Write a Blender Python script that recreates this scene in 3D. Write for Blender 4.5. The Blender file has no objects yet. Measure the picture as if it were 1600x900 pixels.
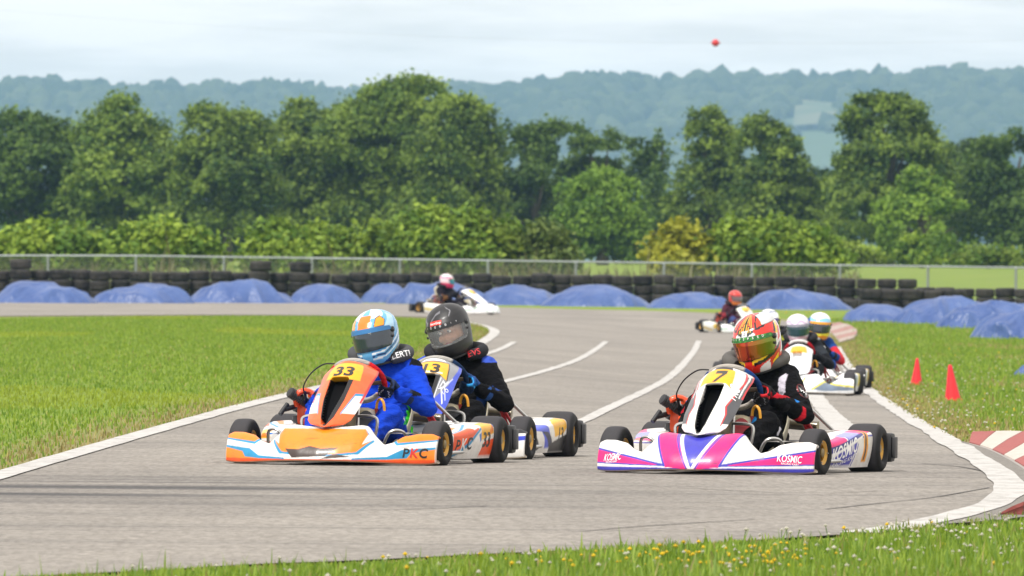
import bpy, bmesh, math, random
import numpy as np
from mathutils import Vector, Matrix, noise, geometry
from mathutils.bvhtree import BVHTree

random.seed(7); rng = np.random.default_rng(7)
SC = bpy.context.scene; COL = SC.collection
# ------------------------------------------------------------------ camera
F = 16860.0; CAMZ = 1.19; PITCH = math.atan(43.4/F); ROLL = 0.0080
cam = bpy.data.cameras.new("camera"); camo = bpy.data.objects.new("camera", cam); COL.objects.link(camo)
fw = Vector((0, math.cos(PITCH), -math.sin(PITCH)))
rt0 = Vector((1, 0, 0)); up0 = rt0.cross(fw)
RT = rt0*math.cos(ROLL) + up0*math.sin(ROLL); UP = up0*math.cos(ROLL) - rt0*math.sin(ROLL)
m = Matrix((RT, UP, -fw)).transposed().to_4x4(); m.translation = (0, 0, CAMZ)
camo.matrix_world = m
cam.sensor_width = 36; cam.lens = F/1600*36; cam.clip_start = 1; cam.clip_end = 60000
cam.dof.use_dof = True; cam.dof.focus_distance = 60.6; cam.dof.aperture_fstop = 17
SC.camera = camo
# ------------------------------------------------------------------ light
SUN_EL, SUN_AZ = math.radians(56), math.radians(-35)     # azimuth from the view direction, behind and left of the camera
w = bpy.data.worlds.new("World"); SC.world = w; w.use_nodes = True
nt = w.node_tree; N = nt.nodes; L = nt.links
bg = N['Background']
sky = N.new('ShaderNodeTexSky'); sky.sky_type = 'NISHITA'; sky.sun_disc = False
sdir = Vector((-0.45, -0.62, 0)).normalized()*math.cos(SUN_EL); sdir.z = math.sin(SUN_EL)
sky.sun_elevation = SUN_EL; sky.sun_rotation = math.atan2(sdir.x, sdir.y); sky.air_density = 1.0; sky.dust_density = 1.5
tc = N.new('ShaderNodeTexCoord'); mp = N.new('ShaderNodeMapping'); mp.inputs['Scale'].default_value = (24, 24, 190)
nz = N.new('ShaderNodeTexNoise'); nz.inputs['Scale'].default_value = 1.6; nz.inputs['Detail'].default_value = 5; nz.inputs['Roughness'].default_value = .55
cr = N.new('ShaderNodeValToRGB'); cr.color_ramp.elements[0].position = .36; cr.color_ramp.elements[0].color = (.88,.88,.88,1); cr.color_ramp.elements[1].position = .60; cr.color_ramp.elements[1].color = (.98,.98,.98,1)
mx = N.new('ShaderNodeMix'); mx.data_type = 'RGBA'; mx.inputs['B'].default_value = (8.6, 8.1, 7.65, 1)
L.new(tc.outputs['Generated'], mp.inputs['Vector']); L.new(mp.outputs[0], nz.inputs['Vector']); L.new(nz.outputs['Fac'], cr.inputs[0])
c2 = N.new('ShaderNodeValToRGB'); c2.color_ramp.elements[0].position = .38; c2.color_ramp.elements[0].color = (.85, .85, .85, 1); c2.color_ramp.elements[1].position = .62; c2.color_ramp.elements[1].color = (1, 1, 1, 1)
m2 = N.new('ShaderNodeMix'); m2.data_type = 'RGBA'; m2.blend_type = 'MULTIPLY'; m2.inputs['Factor'].default_value = 1; m2.inputs['A'].default_value = (8.2, 7.75, 7.35, 1); L.new(nz.outputs['Fac'], c2.inputs[0]); L.new(c2.outputs[0], m2.inputs['B']); L.new(m2.outputs['Result'], mx.inputs['B'])
L.new(cr.outputs[0], mx.inputs['Factor']); L.new(sky.outputs[0], mx.inputs['A']); L.new(mx.outputs['Result'], bg.inputs['Color'])
bg.inputs['Strength'].default_value = .115
sl = bpy.data.lights.new("sun", 'SUN'); sl.energy = 2.5; sl.angle = math.radians(9); sl.color = (1, .965, .91)
so = bpy.data.objects.new("sun", sl); COL.objects.link(so); so.rotation_euler = sdir.to_track_quat('Z', 'Y').to_euler(); so.location = (-20, 20, 60)
SC.view_settings.view_transform = 'Standard'; SC.view_settings.look = 'None'; SC.view_settings.gamma = 1; SC.view_settings.exposure = .58
SC.render.engine = 'CYCLES'; cy = SC.cycles; cy.use_denoising = True; cy.max_bounces = 6; cy.diffuse_bounces = 3; cy.glossy_bounces = 3; cy.transmission_bounces = 4
cy.transparent_max_bounces = 24; cy.volume_bounces = 1; cy.sample_clamp_indirect = 4

# ------------------------------------------------------------------ helpers
def lin(h):
    h = h.lstrip('#'); c = np.array([int(h[i:i+2], 16)/255 for i in (0, 2, 4)])
    return np.where(c <= .04045, c/12.92, ((c+.055)/1.055)**2.4)
def SM(a, b, x):
    t = np.clip((x-a)/(b-a), 0, 1); return t*t*(3-2*t)
def zf(X, Y):
    d = -.3*SM(64, 115, Y)*(1-SM(225, 262, Y))*SM(-2, 4, X)
    return d + .95*SM(322, 500, Y)
def ray(u, v): return fw + RT*((u-800)/F) - UP*((v-450)/F)
def P(u, v, Y):
    d = ray(u, v); return Vector((0, 0, CAMZ)) + d*(Y/d.y)
def G(u, v):
    a, b = 20.0, 600.0
    for _ in range(50):
        c = (a+b)/2; p = P(u, v, c)
        if p.z > float(zf(p.x, p.y)): a = c
        else: b = c
    p = P(u, v, (a+b)/2); p.z = float(zf(p.x, p.y)); return p
def empty(name, loc, rz=0, label=None, cat=None, group=None):
    o = bpy.data.objects.new(name, None); COL.objects.link(o); o.location = loc; o.rotation_euler = (0, 0, rz)
    o.empty_display_size = .2; tag(o, label, cat, group); return o
def tag(o, label=None, cat=None, group=None, kind=None):
    if label: o['label'] = label
    if cat: o['category'] = cat
    if group: o['group'] = group
    if kind: o['kind'] = kind
    return o
def link(name, me, parent=None, loc=None):
    o = bpy.data.objects.new(name, me); COL.objects.link(o)
    if parent: o.parent = parent
    if loc is not None: o.location = loc
    return o
def mesh(name, V, Fc, mat, cols=None, smooth=True):
    me = bpy.data.meshes.new(name)
    V = np.asarray(V, dtype=np.float32)
    if isinstance(Fc, np.ndarray):
        n, k = Fc.shape
        me.vertices.add(len(V)); me.vertices.foreach_set('co', V.ravel())
        me.loops.add(n*k); me.loops.foreach_set('vertex_index', Fc.astype(np.int32).ravel())
        me.polygons.add(n); me.polygons.foreach_set('loop_start', np.arange(0, n*k, k, dtype=np.int32))
        me.update(calc_edges=True)
    else:
        me.from_pydata(V.tolist(), [], Fc)
    if cols is not None:
        a = me.color_attributes.new('Col', 'FLOAT_COLOR', 'POINT')
        c = np.ones((len(V), 4), dtype=np.float32); c[:, :3] = cols; a.data.foreach_set('color', c.ravel())
    if smooth: me.polygons.foreach_set('use_smooth', np.ones(len(me.polygons), dtype=bool))
    if mat: me.materials.append(mat)
    me.update(); return me
def gridf(nu, nv, wrapu=False):
    i = np.arange(nu if wrapu else nu-1); j = np.arange(nv-1)
    I, J = np.meshgrid(i, j, indexing='ij'); I2 = (I+1) % nu
    return np.stack([I*nv+J, I2*nv+J, I2*nv+J+1, I*nv+J+1], -1).reshape(-1, 4)

class B:
    """collects shapes with a colour each, then becomes ONE mesh"""
    def __init__(s): s.V = []; s.F = []; s.C = []; s.n = 0
    def add(s, V, Fc, col):
        V = [tuple(v) for v in V]; s.V += V; s.F += [tuple(int(i)+s.n for i in f) for f in Fc]
        if np.ndim(col) == 1: s.C += [tuple(col)]*len(V)
        else: s.C += [tuple(c) for c in col]
        s.n += len(V)
    def tube(s, pts, r, col, n=8, cap=True):
        pts = [Vector(p) for p in pts]; rs = r if isinstance(r, (list, tuple)) else [r]*len(pts)
        V = []; ref = Vector((0, 0, 1)); prev = None
        for i, p in enumerate(pts):
            t = ((pts[min(i+1, len(pts)-1)]-pts[max(i-1, 0)])).normalized()
            a = (prev - t*prev.dot(t)) if prev else t.orthogonal()
            a.normalize(); prev = a; b = t.cross(a)
            V += [p + (a*math.cos(2*math.pi*k/n)+b*math.sin(2*math.pi*k/n))*rs[i] for k in range(n)]
        Fc = [(i*n+k, i*n+(k+1) % n, (i+1)*n+(k+1) % n, (i+1)*n+k) for i in range(len(pts)-1) for k in range(n)]
        if cap: Fc += [tuple(range(n))[::-1], tuple((len(pts)-1)*n+k for k in range(n))]
        s.add(V, Fc, col)
    def box(s, c, size, col, bev=.01, rot=None):
        bm = bmesh.new(); bmesh.ops.create_cube(bm, size=1)
        for v in bm.verts: v.co = Vector((v.co.x*size[0], v.co.y*size[1], v.co.z*size[2]))
        if bev: bmesh.ops.bevel(bm, geom=bm.edges[:]+bm.verts[:], offset=bev, segments=2, affect='EDGES', profile=.6)
        bm.verts.index_update(); R = rot or Matrix.Identity(3); c = Vector(c)
        s.add([R @ v.co + c for v in bm.verts], [[v.index for v in f.verts] for f in bm.faces], col); bm.free()
    def lathe(s, prof, col, c=(0, 0, 0), axis=(1, 0, 0), n=24, close=False):
        ax = Vector(axis).normalized(); a = ax.orthogonal().normalized(); b = ax.cross(a); c = Vector(c); m = len(prof)
        V = [c + ax*h + (a*math.cos(2*math.pi*k/n)+b*math.sin(2*math.pi*k/n))*r for k in range(n) for h, r in prof]
        Fc = [(k*m+j, ((k+1) % n)*m+j, ((k+1) % n)*m+(j+1) % m, k*m+(j+1) % m) for k in range(n) for j in range(m if close else m-1)]
        cc = col if np.ndim(col) == 1 else [col[j] for k in range(n) for j in range(m)]
        s.add(V, Fc, np.array(cc))
    def ell(s, c, r, col, n=12):
        V = []; Fc = []
        for i in range(n+1):
            th = math.pi*i/n
            for k in range(n*2):
                ph = math.pi*k/n; V.append((c[0]+r[0]*math.sin(th)*math.cos(ph), c[1]+r[1]*math.sin(th)*math.sin(ph), c[2]+r[2]*math.cos(th)))
        for i in range(n):
            for k in range(2*n): Fc.append((i*2*n+k, (i+1)*2*n+k, (i+1)*2*n+(k+1) % (2*n), i*2*n+(k+1) % (2*n)))
        s.add(V, Fc, col)
    def me(s, name, mat, smooth=True):
        me = mesh(name, s.V, s.F, mat, np.array(s.C), smooth)
        if smooth:
            me.set_sharp_from_angle(angle=math.radians(45))
        return me
    def obj(s, name, mat, parent=None, smooth=True, loc=None): return link(name, s.me(name, mat, smooth), parent, loc)

class Art:
    def __init__(s, base): s.base = np.array(base); s.L = []
    def poly(s, pts, col, mir=False):
        col = lin(col) if isinstance(col, str) else col
        s.L.append((np.array(pts, float), col))
        if mir: s.L.append((np.array(pts, float)*[-1, 1], col))
        return s
    def line(s, pts, wd, col, mir=False, ay=1.0):
        """a stroke of width wd; ay: metres per unit of the second coordinate"""
        for (a, b) in zip(pts[:-1], pts[1:]):
            d = np.array([b[0]-a[0], (b[1]-a[1])*ay]); d /= np.linalg.norm(d); n = np.array([-d[1], d[0]/ay])*wd/2; n[1] = d[0]/ay*wd/2
            e = np.array([d[0], d[1]/ay])*wd*.3
            a_, b_ = np.array(a)-e, np.array(b)+e
            s.poly([a_+n, b_+n, b_-n, a_-n], col, mir)
        return s
    def __call__(s, X, Y):
        X = np.asarray(X).ravel(); Y = np.asarray(Y).ravel(); C = np.tile(s.base, (len(X), 1))
        for pts, col in s.L:
            ins = np.zeros(len(X), bool); x0, y0 = pts[-1]
            for x1, y1 in pts:
                if y1 != y0:
                    cnd = ((y1 > Y) != (y0 > Y)) & (X < (x0-x1)*(Y-y1)/(y0-y1)+x1); ins ^= cnd
                x0, y0 = x1, y1
            C[ins] = col
        return C

def aa(art, X, Y, dx, dy, n=3):
    o = (np.arange(n)+.5)/n-.5; return sum(art(X+a*dx, Y+b*dy) for a in o for b in o)/(n*n)
# ------------------------------------------------------------------ materials
def newmat(name):
    m = bpy.data.materials.new(name); m.use_nodes = True; return m, m.node_tree.nodes, m.node_tree.links, m.node_tree.nodes['Principled BSDF']
def nmix(N, L, fac, a, b, mode='MIX'):
    n = N.new('ShaderNodeMix'); n.data_type = 'RGBA'; n.blend_type = mode
    for k, v in (('Factor', fac), ('A', a), ('B', b)):
        if hasattr(v, 'is_linked') or hasattr(v, 'links'): L.new(v, n.inputs[k])
        elif k == 'Factor': n.inputs[k].default_value = v
        else: n.inputs[k].default_value = (*v, 1) if len(v) == 3 else v
    return n.outputs['Result']
def nnoise(N, L, scale, detail=4, rough=.55, vec=None, stretch=None, coord='Object'):
    n = N.new('ShaderNodeTexNoise'); n.inputs['Scale'].default_value = scale; n.inputs['Detail'].default_value = detail; n.inputs['Roughness'].default_value = rough
    t = N.new('ShaderNodeTexCoord'); src = t.outputs[coord]
    if stretch:
        mp = N.new('ShaderNodeMapping'); mp.inputs['Scale'].default_value = stretch; L.new(src, mp.inputs['Vector']); src = mp.outputs[0]
    L.new(src, n.inputs['Vector']); return n.outputs['Fac']
def nramp(N, L, src, stops):
    r = N.new('ShaderNodeValToRGB'); e = r.color_ramp.elements
    while len(e) < len(stops): e.new(.5)
    for q, (p, c) in zip(e, stops): q.position = p; q.color = (c, c, c, 1) if np.ndim(c) == 0 else (*c, 1)
    L.new(src, r.inputs[0]); return r.outputs[0]
def nbump(N, L, pb, src, strength, dist):
    b = N.new('ShaderNodeBump'); b.inputs['Strength'].default_value = strength; b.inputs['Distance'].default_value = dist
    L.new(src, b.inputs['Height']); L.new(b.outputs[0], pb.inputs['Normal'])
def colmat(name, rough=.5, coat=0, metal=0, dirt=0.0, bump=None, spec=.5, stretch=None, var=0.0, sheen=0):
    """surface whose flat print / paint comes from the mesh's colour attribute, with procedural wear"""
    m, N, L, p = newmat(name)
    a = N.new('ShaderNodeAttribute'); a.attribute_name = 'Col'; c = a.outputs['Color']
    if var:
        f = nramp(N, L, nnoise(N, L, 9, 4), [(.3, 1-var), (.7, 1+var*.4)]); c = nmix(N, L, 1.0, c, f, 'MULTIPLY')
    if dirt:
        f = nramp(N, L, nnoise(N, L, 14, 6, .65), [(.46, 0.0), (.80, dirt)]); c = nmix(N, L, f, c, nmix(N, L, 1.0, c, (.55, .47, .38), 'MULTIPLY'))
        f2 = nramp(N, L, nnoise(N, L, 30, 3, .6, stretch=(.12, .5, 3)), [(.66, 0.0), (.74, dirt*.8)]); c = nmix(N, L, f2, c, nmix(N, L, 1.0, c, (.32, .28, .27), 'MULTIPLY'))
    L.new(c, p.inputs['Base Color']); p.inputs['Roughness'].default_value = rough; p.inputs['Metallic'].default_value = metal
    p.inputs['Coat Weight'].default_value = coat; p.inputs['Coat Roughness'].default_value = .12; p.inputs['Specular IOR Level'].default_value = spec
    if sheen: p.inputs['Sheen Weight'].default_value = sheen
    if bump: nbump(N, L, p, nnoise(N, L, bump[0], 3, .5, stretch=stretch), bump[1], bump[2])
    return m
M = {}
M['plastic'] = colmat('painted_bodywork', .36, .22, dirt=.5, bump=(22, .12, .01))
M['plastic_clean'] = colmat('helmet_paint', .22, .6, dirt=.06)
M['matte'] = colmat('matte_black_paint', .42, .1, dirt=.05)
M['metal'] = colmat('tube_metal', .28, 0, .9, dirt=.25)
M['gold'] = colmat('gold_rim', .42, 0, .6, dirt=.35)
M['rubber'] = colmat('kart_rubber', .72, 0, 0, dirt=.22, bump=(60, .3, .004), spec=.3)
M['blackplastic'] = colmat('black_plastic', .5, 0, 0, dirt=.2)
M['suit'] = colmat('suit_fabric', .85, 0, 0, bump=(26, .6, .02), spec=.12, stretch=(1, 1, 2.2), var=.16)
M['glove'] = colmat('glove_fabric', .75, 0, 0, bump=(90, .4, .004), spec=.15)
M['scoop'] = colmat('scoop_black', .6, 0, spec=.04)
M['print'] = colmat('printed_lettering', .38, .2)
M['skin'] = colmat('skin', .5)
def visor_mat(name, metal):
    m = colmat(name, .08, .5, metal); return m
M['visor'] = colmat('mirror_visor', .10, .6, .75)
M['visor_dark'] = colmat('dark_visor', .06, .8, 0)
m_, N_, L_, p_ = newmat('clear_visor')
p_.inputs['Base Color'].default_value = (.75, .78, .8, 1); p_.inputs['Roughness'].default_value = .05; p_.inputs['Alpha'].default_value = .10; p_.inputs['Coat Weight'].default_value = .4
M['visor_clear'] = m_
# ------------------------------------------------------------------ ground, road, paint
def catmull(pts, n=8):
    pts = [np.array(p, float) for p in pts]; o = []
    for i in range(len(pts)-1):
        p0, p1, p2, p3 = pts[max(i-1, 0)], pts[i], pts[i+1], pts[min(i+2, len(pts)-1)]
        for k in range(n):
            t = k/n; o.append(.5*((2*p1)+(-p0+p2)*t+(2*p0-5*p1+4*p2-p3)*t*t+(-p0+3*p1-3*p2+p3)*t**3))
    o.append(pts[-1]); return o
def Gs(pix, n=6): return [G(*p) for p in catmull(pix, n)]
def inside(px, py, poly):
    ins = np.zeros(len(px), bool); x0, y0 = poly[-1]
    for x1, y1 in poly:
        if y1 != y0: ins ^= ((y1 > py) != (y0 > py)) & (px < (x0-x1)*(py-y1)/(y0-y1)+x1)
        x0, y0 = x1, y1
    return ins
FORE = [(1600, 806), (1450, 827), (1330, 838), (1150, 850), (960, 862), (800, 868), (560, 880), (400, 886), (230, 896), (0, 907), (-200, 915)]
RIGHT = [(1108, 490), (1180, 498), (1255, 505), (1287, 514), (1300, 536), (1317, 565), (1347, 603), (1402, 641), (1472, 681), (1517, 699)]
ROADPX = [(-300, 466), (0, 468), (300, 471), (600, 475), (760, 480), (900, 484), (1000, 486)] + RIGHT + [(1560, 716), (1610, 743), (1640, 765), (1625, 788)] + FORE
INPX = [(-300, 497), (300, 493), (600, 495), (690, 498), (735, 505), (760, 513), (765, 521), (752, 532), (735, 541), (700, 553), (640, 570), (560, 592), (400, 628), (200, 684), (-100, 770), (-300, 830)]
road_w = Gs(ROADPX, 5); infield_w = Gs(INPX, 6)
RP = [(p.x, p.y) for p in road_w]; IP = [(p.x, p.y) for p in infield_w]
def segdist(px, py, poly):
    d = np.full(len(px), 1e9)
    for (x0, y0), (x1, y1) in zip(poly, poly[1:]+poly[:1]):
        L2 = (x1-x0)**2+(y1-y0)**2+1e-9; t = np.clip(((px-x0)*(x1-x0)+(py-y0)*(y1-y0))/L2, 0, 1)
        d = np.minimum(d, np.hypot(px-x0-t*(x1-x0), py-y0-t*(y1-y0)))
    return d
# grass ground sheet
xs = np.concatenate([np.linspace(-1400, -60, 12)[:-1], np.linspace(-60, -14, 24)[:-1], np.linspace(-14, 20, 130)[:-1], np.linspace(20, 60, 20)[:-1], np.linspace(60, 1400, 12)])
ys = np.concatenate([np.linspace(-40, 36, 12)[:-1], np.linspace(36, 280, 230)[:-1], np.linspace(280, 900, 80)[:-1], np.geomspace(900, 10300, 25)])
XX, YY = np.meshgrid(xs, ys, indexing='ij'); ZZ = zf(XX, YY)
m, N, L, p = newmat('grass_ground')
n1 = nnoise(N, L, .35, 5, .6); n2 = nnoise(N, L, 5, 6, .7, stretch=(1, .35, 1))
base = nmix(N, L, nramp(N, L, n1, [(.35, 0), (.65, 1)]), (.13, .225, .026), (.19, .275, .032))
base = nmix(N, L, nramp(N, L, n2, [(.42, 0), (.72, .75)]), base, (.20, .205, .05))
n3 = nnoise(N, L, .12, 3, .5); base = nmix(N, L, nramp(N, L, n3, [(.52, 0), (.66, .25)]), base, (.30, .27, .10))
a = N.new('ShaderNodeAttribute'); a.attribute_name = 'Col'
base = nmix(N, L, a.outputs['Fac'], base, (.235, .19, .095))
L.new(base, p.inputs['Base Color']); p.inputs['Roughness'].default_value = .9; p.inputs['Specular IOR Level'].default_value = .15
nbump(N, L, p, n2, .8, .08); M['grass'] = m
fx, fy = XX.ravel(), YY.ravel()
near = (np.abs(fx) < 22) & (fy > 30) & (fy < 300); dd = np.full(len(fx), 99.0)
dd[near] = np.minimum(segdist(fx[near], fy[near], RP), segdist(fx[near], fy[near], IP))
dry = (1-SM(.1, .95, dd))*(fy > 60)*.85
me = mesh('grass_ground', np.stack([fx, fy, ZZ.ravel()], 1), gridf(len(xs), len(ys)), M['grass'], np.repeat(dry[:, None], 3, 1))
tag(link('grass_ground', me), kind='structure')

def sheet(name, outlines, mat, dz, stepx=.6, stepy=3.0, kind='structure', parent=None):
    """flat sheet following the ground; the first outline bounds it, later ones are holes"""
    vv = []; ee = []
    for o in outlines:
        s = len(vv); vv += [Vector((x, y)) for x, y in o]; ee += [(s+i, s+(i+1) % len(o)) for i in range(len(o))]
    A = np.array(outlines[0]); x0, y0 = A.min(0); x1, y1 = A.max(0)
    gx, gy = np.meshgrid(np.arange(x0, x1, stepx), np.arange(y0, y1, stepy)); gx = gx.ravel(); gy = gy.ravel()
    k = inside(gx, gy, outlines[0])
    for h in outlines[1:]: k &= ~inside(gx, gy, h)
    vv += [Vector((x, y)) for x, y in zip(gx[k], gy[k])]
    r = geometry.delaunay_2d_cdt(vv, ee, [], 0, 1e-4)
    V = np.array([(v.x, v.y) for v in r[0]]); T = np.array([f for f in r[2] if len(f) == 3])
    c = V[T].mean(1); k = inside(c[:, 0], c[:, 1], outlines[0])
    for h in outlines[1:]: k &= ~inside(c[:, 0], c[:, 1], h)
    T = T[k]; a, b, d = V[T[:, 0]], V[T[:, 1]], V[T[:, 2]]
    fl = ((b-a)[:, 0]*(d-a)[:, 1]-(b-a)[:, 1]*(d-a)[:, 0]) < 0; T[fl] = T[fl][:, ::-1]
    me = mesh(name, np.column_stack([V, zf(V[:, 0], V[:, 1])+dz]), T, mat)
    o = link(name, me, parent)
    if kind: tag(o, kind=kind)
    return o
m, N, L, p = newmat('asphalt')
sp = nnoise(N, L, 20, 8, .8); pa = nnoise(N, L, .45, 5, .6, stretch=(1, .4, 1)); st = nnoise(N, L, 1.0, 5, .6, stretch=(.10, 1.6, 1)); sk = nnoise(N, L, 1.0, 4, .55, stretch=(.16, .9, 1))
c = nmix(N, L, nramp(N, L, sp, [(.32, 0), (.68, 1)]), (.17, .155, .135), (.42, .39, .35))
c = nmix(N, L, nramp(N, L, pa, [(.38, 0), (.62, .7)]), c, (.22, .204, .184))
c = nmix(N, L, nramp(N, L, st, [(.50, 0), (.70, .65)]), c, (.15, .141, .132))
g = N.new('ShaderNodeNewGeometry'); sx = N.new('ShaderNodeSeparateXYZ'); L.new(g.outputs['Position'], sx.inputs[0])
# rubbered racing line crossing in front of the karts
mr = N.new('ShaderNodeMath'); mr.operation = 'MULTIPLY_ADD'; L.new(sx.outputs['X'], mr.inputs[0]); mr.inputs[1].default_value = -.35; L.new(sx.outputs['Y'], mr.inputs[2])
band = nramp(N, L, mr.outputs[0], [(0, 0)]); rr = N[band.node.name]
mr2 = N.new('ShaderNodeMapRange'); L.new(mr.outputs[0], mr2.inputs[0]); mr2.inputs[1].default_value = 51; mr2.inputs[2].default_value = 61
L.new(mr2.outputs[0], rr.inputs[0]); e = rr.color_ramp.elements; e[0].position = 0; e[0].color = (0, 0, 0, 1)
while len(e) < 4: e.new(.5)
for q, (po, va) in zip(e, [(0, 0), (.30, 1), (.6, .95), (1, 0)]): q.position = po; q.color = (va, va, va, 1)
xm = N.new('ShaderNodeMapRange'); L.new(sx.outputs['X'], xm.inputs[0]); xm.inputs[1].default_value = 1.6; xm.inputs[2].default_value = -1.4
mm = nmix(N, L, 1.0, band, nramp(N, L, sk, [(.42, .1), (.66, .9)]), 'MULTIPLY'); mm = nmix(N, L, 1.0, mm, xm.outputs[0], 'MULTIPLY')
c = nmix(N, L, mm, c, (.058, .058, .062))
g2 = nnoise(N, L, 34, 3, .6, stretch=(1, .14, 1)); c = nmix(N, L, nramp(N, L, g2, [(.40, 0), (.66, .55)]), c, nmix(N, L, 1.0, c, (.55, .54, .53), 'MULTIPLY'))
L.new(c, p.inputs['Base Color']); p.inputs['Roughness'].default_value = .88; p.inputs['Specular IOR Level'].default_value = .25
nbump(N, L, p, sp, .5, .01); M['asphalt'] = m
sheet('asphalt_track', [RP, IP], M['asphalt'], .012, .4, 2.0)
m, N, L, p = newmat('track_paint')
f = nramp(N, L, nnoise(N, L, 6, 8, .8, stretch=(1, .35, 1)), [(.46, 0), (.66, .9)]); c = nmix(N, L, f, (.47, .46, .44), (.25, .235, .215))
L.new(c, p.inputs['Base Color']); p.inputs['Roughness'].default_value = .7; M['paint'] = m
m, N, L, p = newmat('gravel_shoulder')
c = nmix(N, L, nramp(N, L, nnoise(N, L, 30, 6, .8), [(.3, 0), (.7, 1)]), (.09, .082, .075), (.29, .27, .24)); L.new(c, p.inputs['Base Color']); p.inputs['Roughness'].default_value = .95
nbump(N, L, p, nnoise(N, L, 30, 4), .8, .02); M['gravel'] = m
def strip(name, pix, wd, mat, dz=.018, n=8, kind='structure', world=None, ragged=.0, taper=False):
    pts = world or Gs(pix, n); dense = []
    for a, b in zip(pts[:-1], pts[1:]):
        k = max(1, int((b-a).length/.5)); dense += [a.lerp(b, i/k) for i in range(k)]
    dense.append(pts[-1]); V = []
    for i, q in enumerate(dense):
        t = dense[min(i+1, len(dense)-1)]-dense[max(i-1, 0)]; t.z = 0; t.normalize(); nn = Vector((-t.y, t.x, 0))
        ww = (wd(i/(len(dense)-1)) if callable(wd) else wd)/2
        for s in (-1, -.33, .33, 1):
            e = q+nn*s*(ww + ragged*(noise.noise(Vector((q.x*1.1, q.y*.55, s*9))) if abs(s) == 1 else 0)); V.append((e.x, e.y, float(zf(e.x, e.y))+dz))
    return tag(link(name, mesh(name, V, gridf(len(dense), 4), mat)), kind=kind)
EDGE = [(1306, 543), (1322, 572), (1350, 606), (1404, 645), (1470, 685), (1528, 721), (1566, 748), (1578, 768), (1556, 789), (1500, 808), (1440, 822), (1345, 838)]
strip('painted_edge_line', EDGE, .17, M['paint'], ragged=.03)
strip('painted_edge_line', [(560, 500), (690, 501), (742, 507), (769, 515), (772, 522), (760, 532), (741, 542), (700, 555), (640, 572), (560, 594), (400, 632), (200, 688), (-100, 776)], .17, M['paint'], ragged=.012)
strip('painted_lane_line', [(947, 535), (930, 548), (900, 565), (850, 582), (786, 599), (700, 622)], .095, M['paint'], ragged=.012)
strip('painted_lane_line', [(1092, 534), (1080, 556), (1045, 592), (1000, 617), (950, 641), (903, 664), (840, 690)], .105, M['paint'], ragged=.012)
strip('painted_lane_line', [(803, 536), (780, 548), (735, 563)], .095, M['paint'], ragged=.012)
strip('painted_lane_line', [(1268, 612), (1276, 625), (1296, 649), (1320, 672), (1338, 690)], .20, M['paint'], ragged=.012)
m, N, L, p = newmat('tar_crack'); p.inputs['Base Color'].default_value = (.06, .057, .055, 1); p.inputs['Roughness'].default_value = .9; M['crack'] = m
for pix, wd in (([(1290, 800), (1380, 790), (1460, 781), (1545, 766)], .016), ([(900, 836), (1020, 826), (1180, 816)], .013), ([(1060, 766), (1250, 775), (1380, 771)], .011), ([(520, 803), (640, 800), (760, 795)], .02), ([(1440, 728), (1500, 733), (1540, 741)], .014)):
    strip('road_crack', pix, wd, M['crack'], .0155, ragged=.012)
GX = [(p.x, p.y) for p in Gs([(1500, 692), (1545, 724), (1582, 752), (1590, 768), (1572, 788), (1520, 806), (1450, 824), (1600, 812), (1640, 790), (1660, 766), (1620, 742), (1572, 716), (1522, 697)], 4)]
sheet('gravel_shoulder', [GX], M['gravel'], .0145, .3, 1)
# kerbs
M['kerb_base'] = newmat('kerb_concrete')[0]; M['kerb_base'].node_tree.nodes['Principled BSDF'].inputs['Base Color'].default_value = (.30, .27, .24, 1)
M['kerb'] = colmat('kerb_paint', .8, 0, dirt=.6, bump=(25, .4, .02))
def kerb(inner, outer, n, h=.07, phase=0, red='#98504c', wht='#bdb4ab'):
    I = [G(*p) for p in catmull(inner, 8)]; O = [G(*p) for p in catmull(outer, 8)]
    def at(Q, t):
        t *= len(Q)-1; i = min(int(t), len(Q)-2); return Q[i].lerp(Q[i+1], t-i)
    V = []; k = 4*n
    for i in range(k+1):
        a, b = at(I, i/k), at(O, i/k)
        for q, z in ((a, -.03), (a, .016), (b, h-.012), (b, -.03)): V.append((q.x, q.y, float(zf(q.x, q.y))+z))
    root = tag(link('kerb', mesh('kerb', V, gridf(k+1, 4), M['kerb_base'], smooth=False)), kind='structure')
    for s in range(n):
        V = []
        for i in range(5):
            t = (s+.015+i/4*.97)/n; a, b = at(I, t), at(O, t)
            for f_, z in ((.02, .0), (.03, .024), (.5, .024+(h-.01)*.5), (.97, h+.006), (.985, .0)):
                q = a.lerp(b, f_); V.append((q.x, q.y, float(zf(q.x, q.y))+z))
        c = lin(red) if (s+phase) % 2 == 0 else lin(wht)
        cap = [tuple(range(4, -1, -1)), tuple(20+i for i in range(5))]
        link('kerb_block', mesh('kerb_block', V, gridf(5, 5).tolist()+cap, M['kerb'], np.tile(c, (25, 1)), False), root)
kerb([(1514, 696), (1545, 706), (1575, 721), (1600, 737), (1618, 752)], [(1519, 691.5), (1590, 690), (1650, 697), (1720, 715), (1760, 740)], 7)
kerb([(1562, 809), (1590, 795), (1612, 783), (1628, 770)], [(1600, 809), (1660, 800), (1710, 786), (1740, 768)], 5, phase=0)
kerb([(1291, 509), (1296, 519), (1305, 527), (1312, 536)], [(1312, 507), (1330, 512), (1340, 521), (1334, 532)], 6, h=.05, red='#9c7670', wht='#a89a92')

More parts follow.
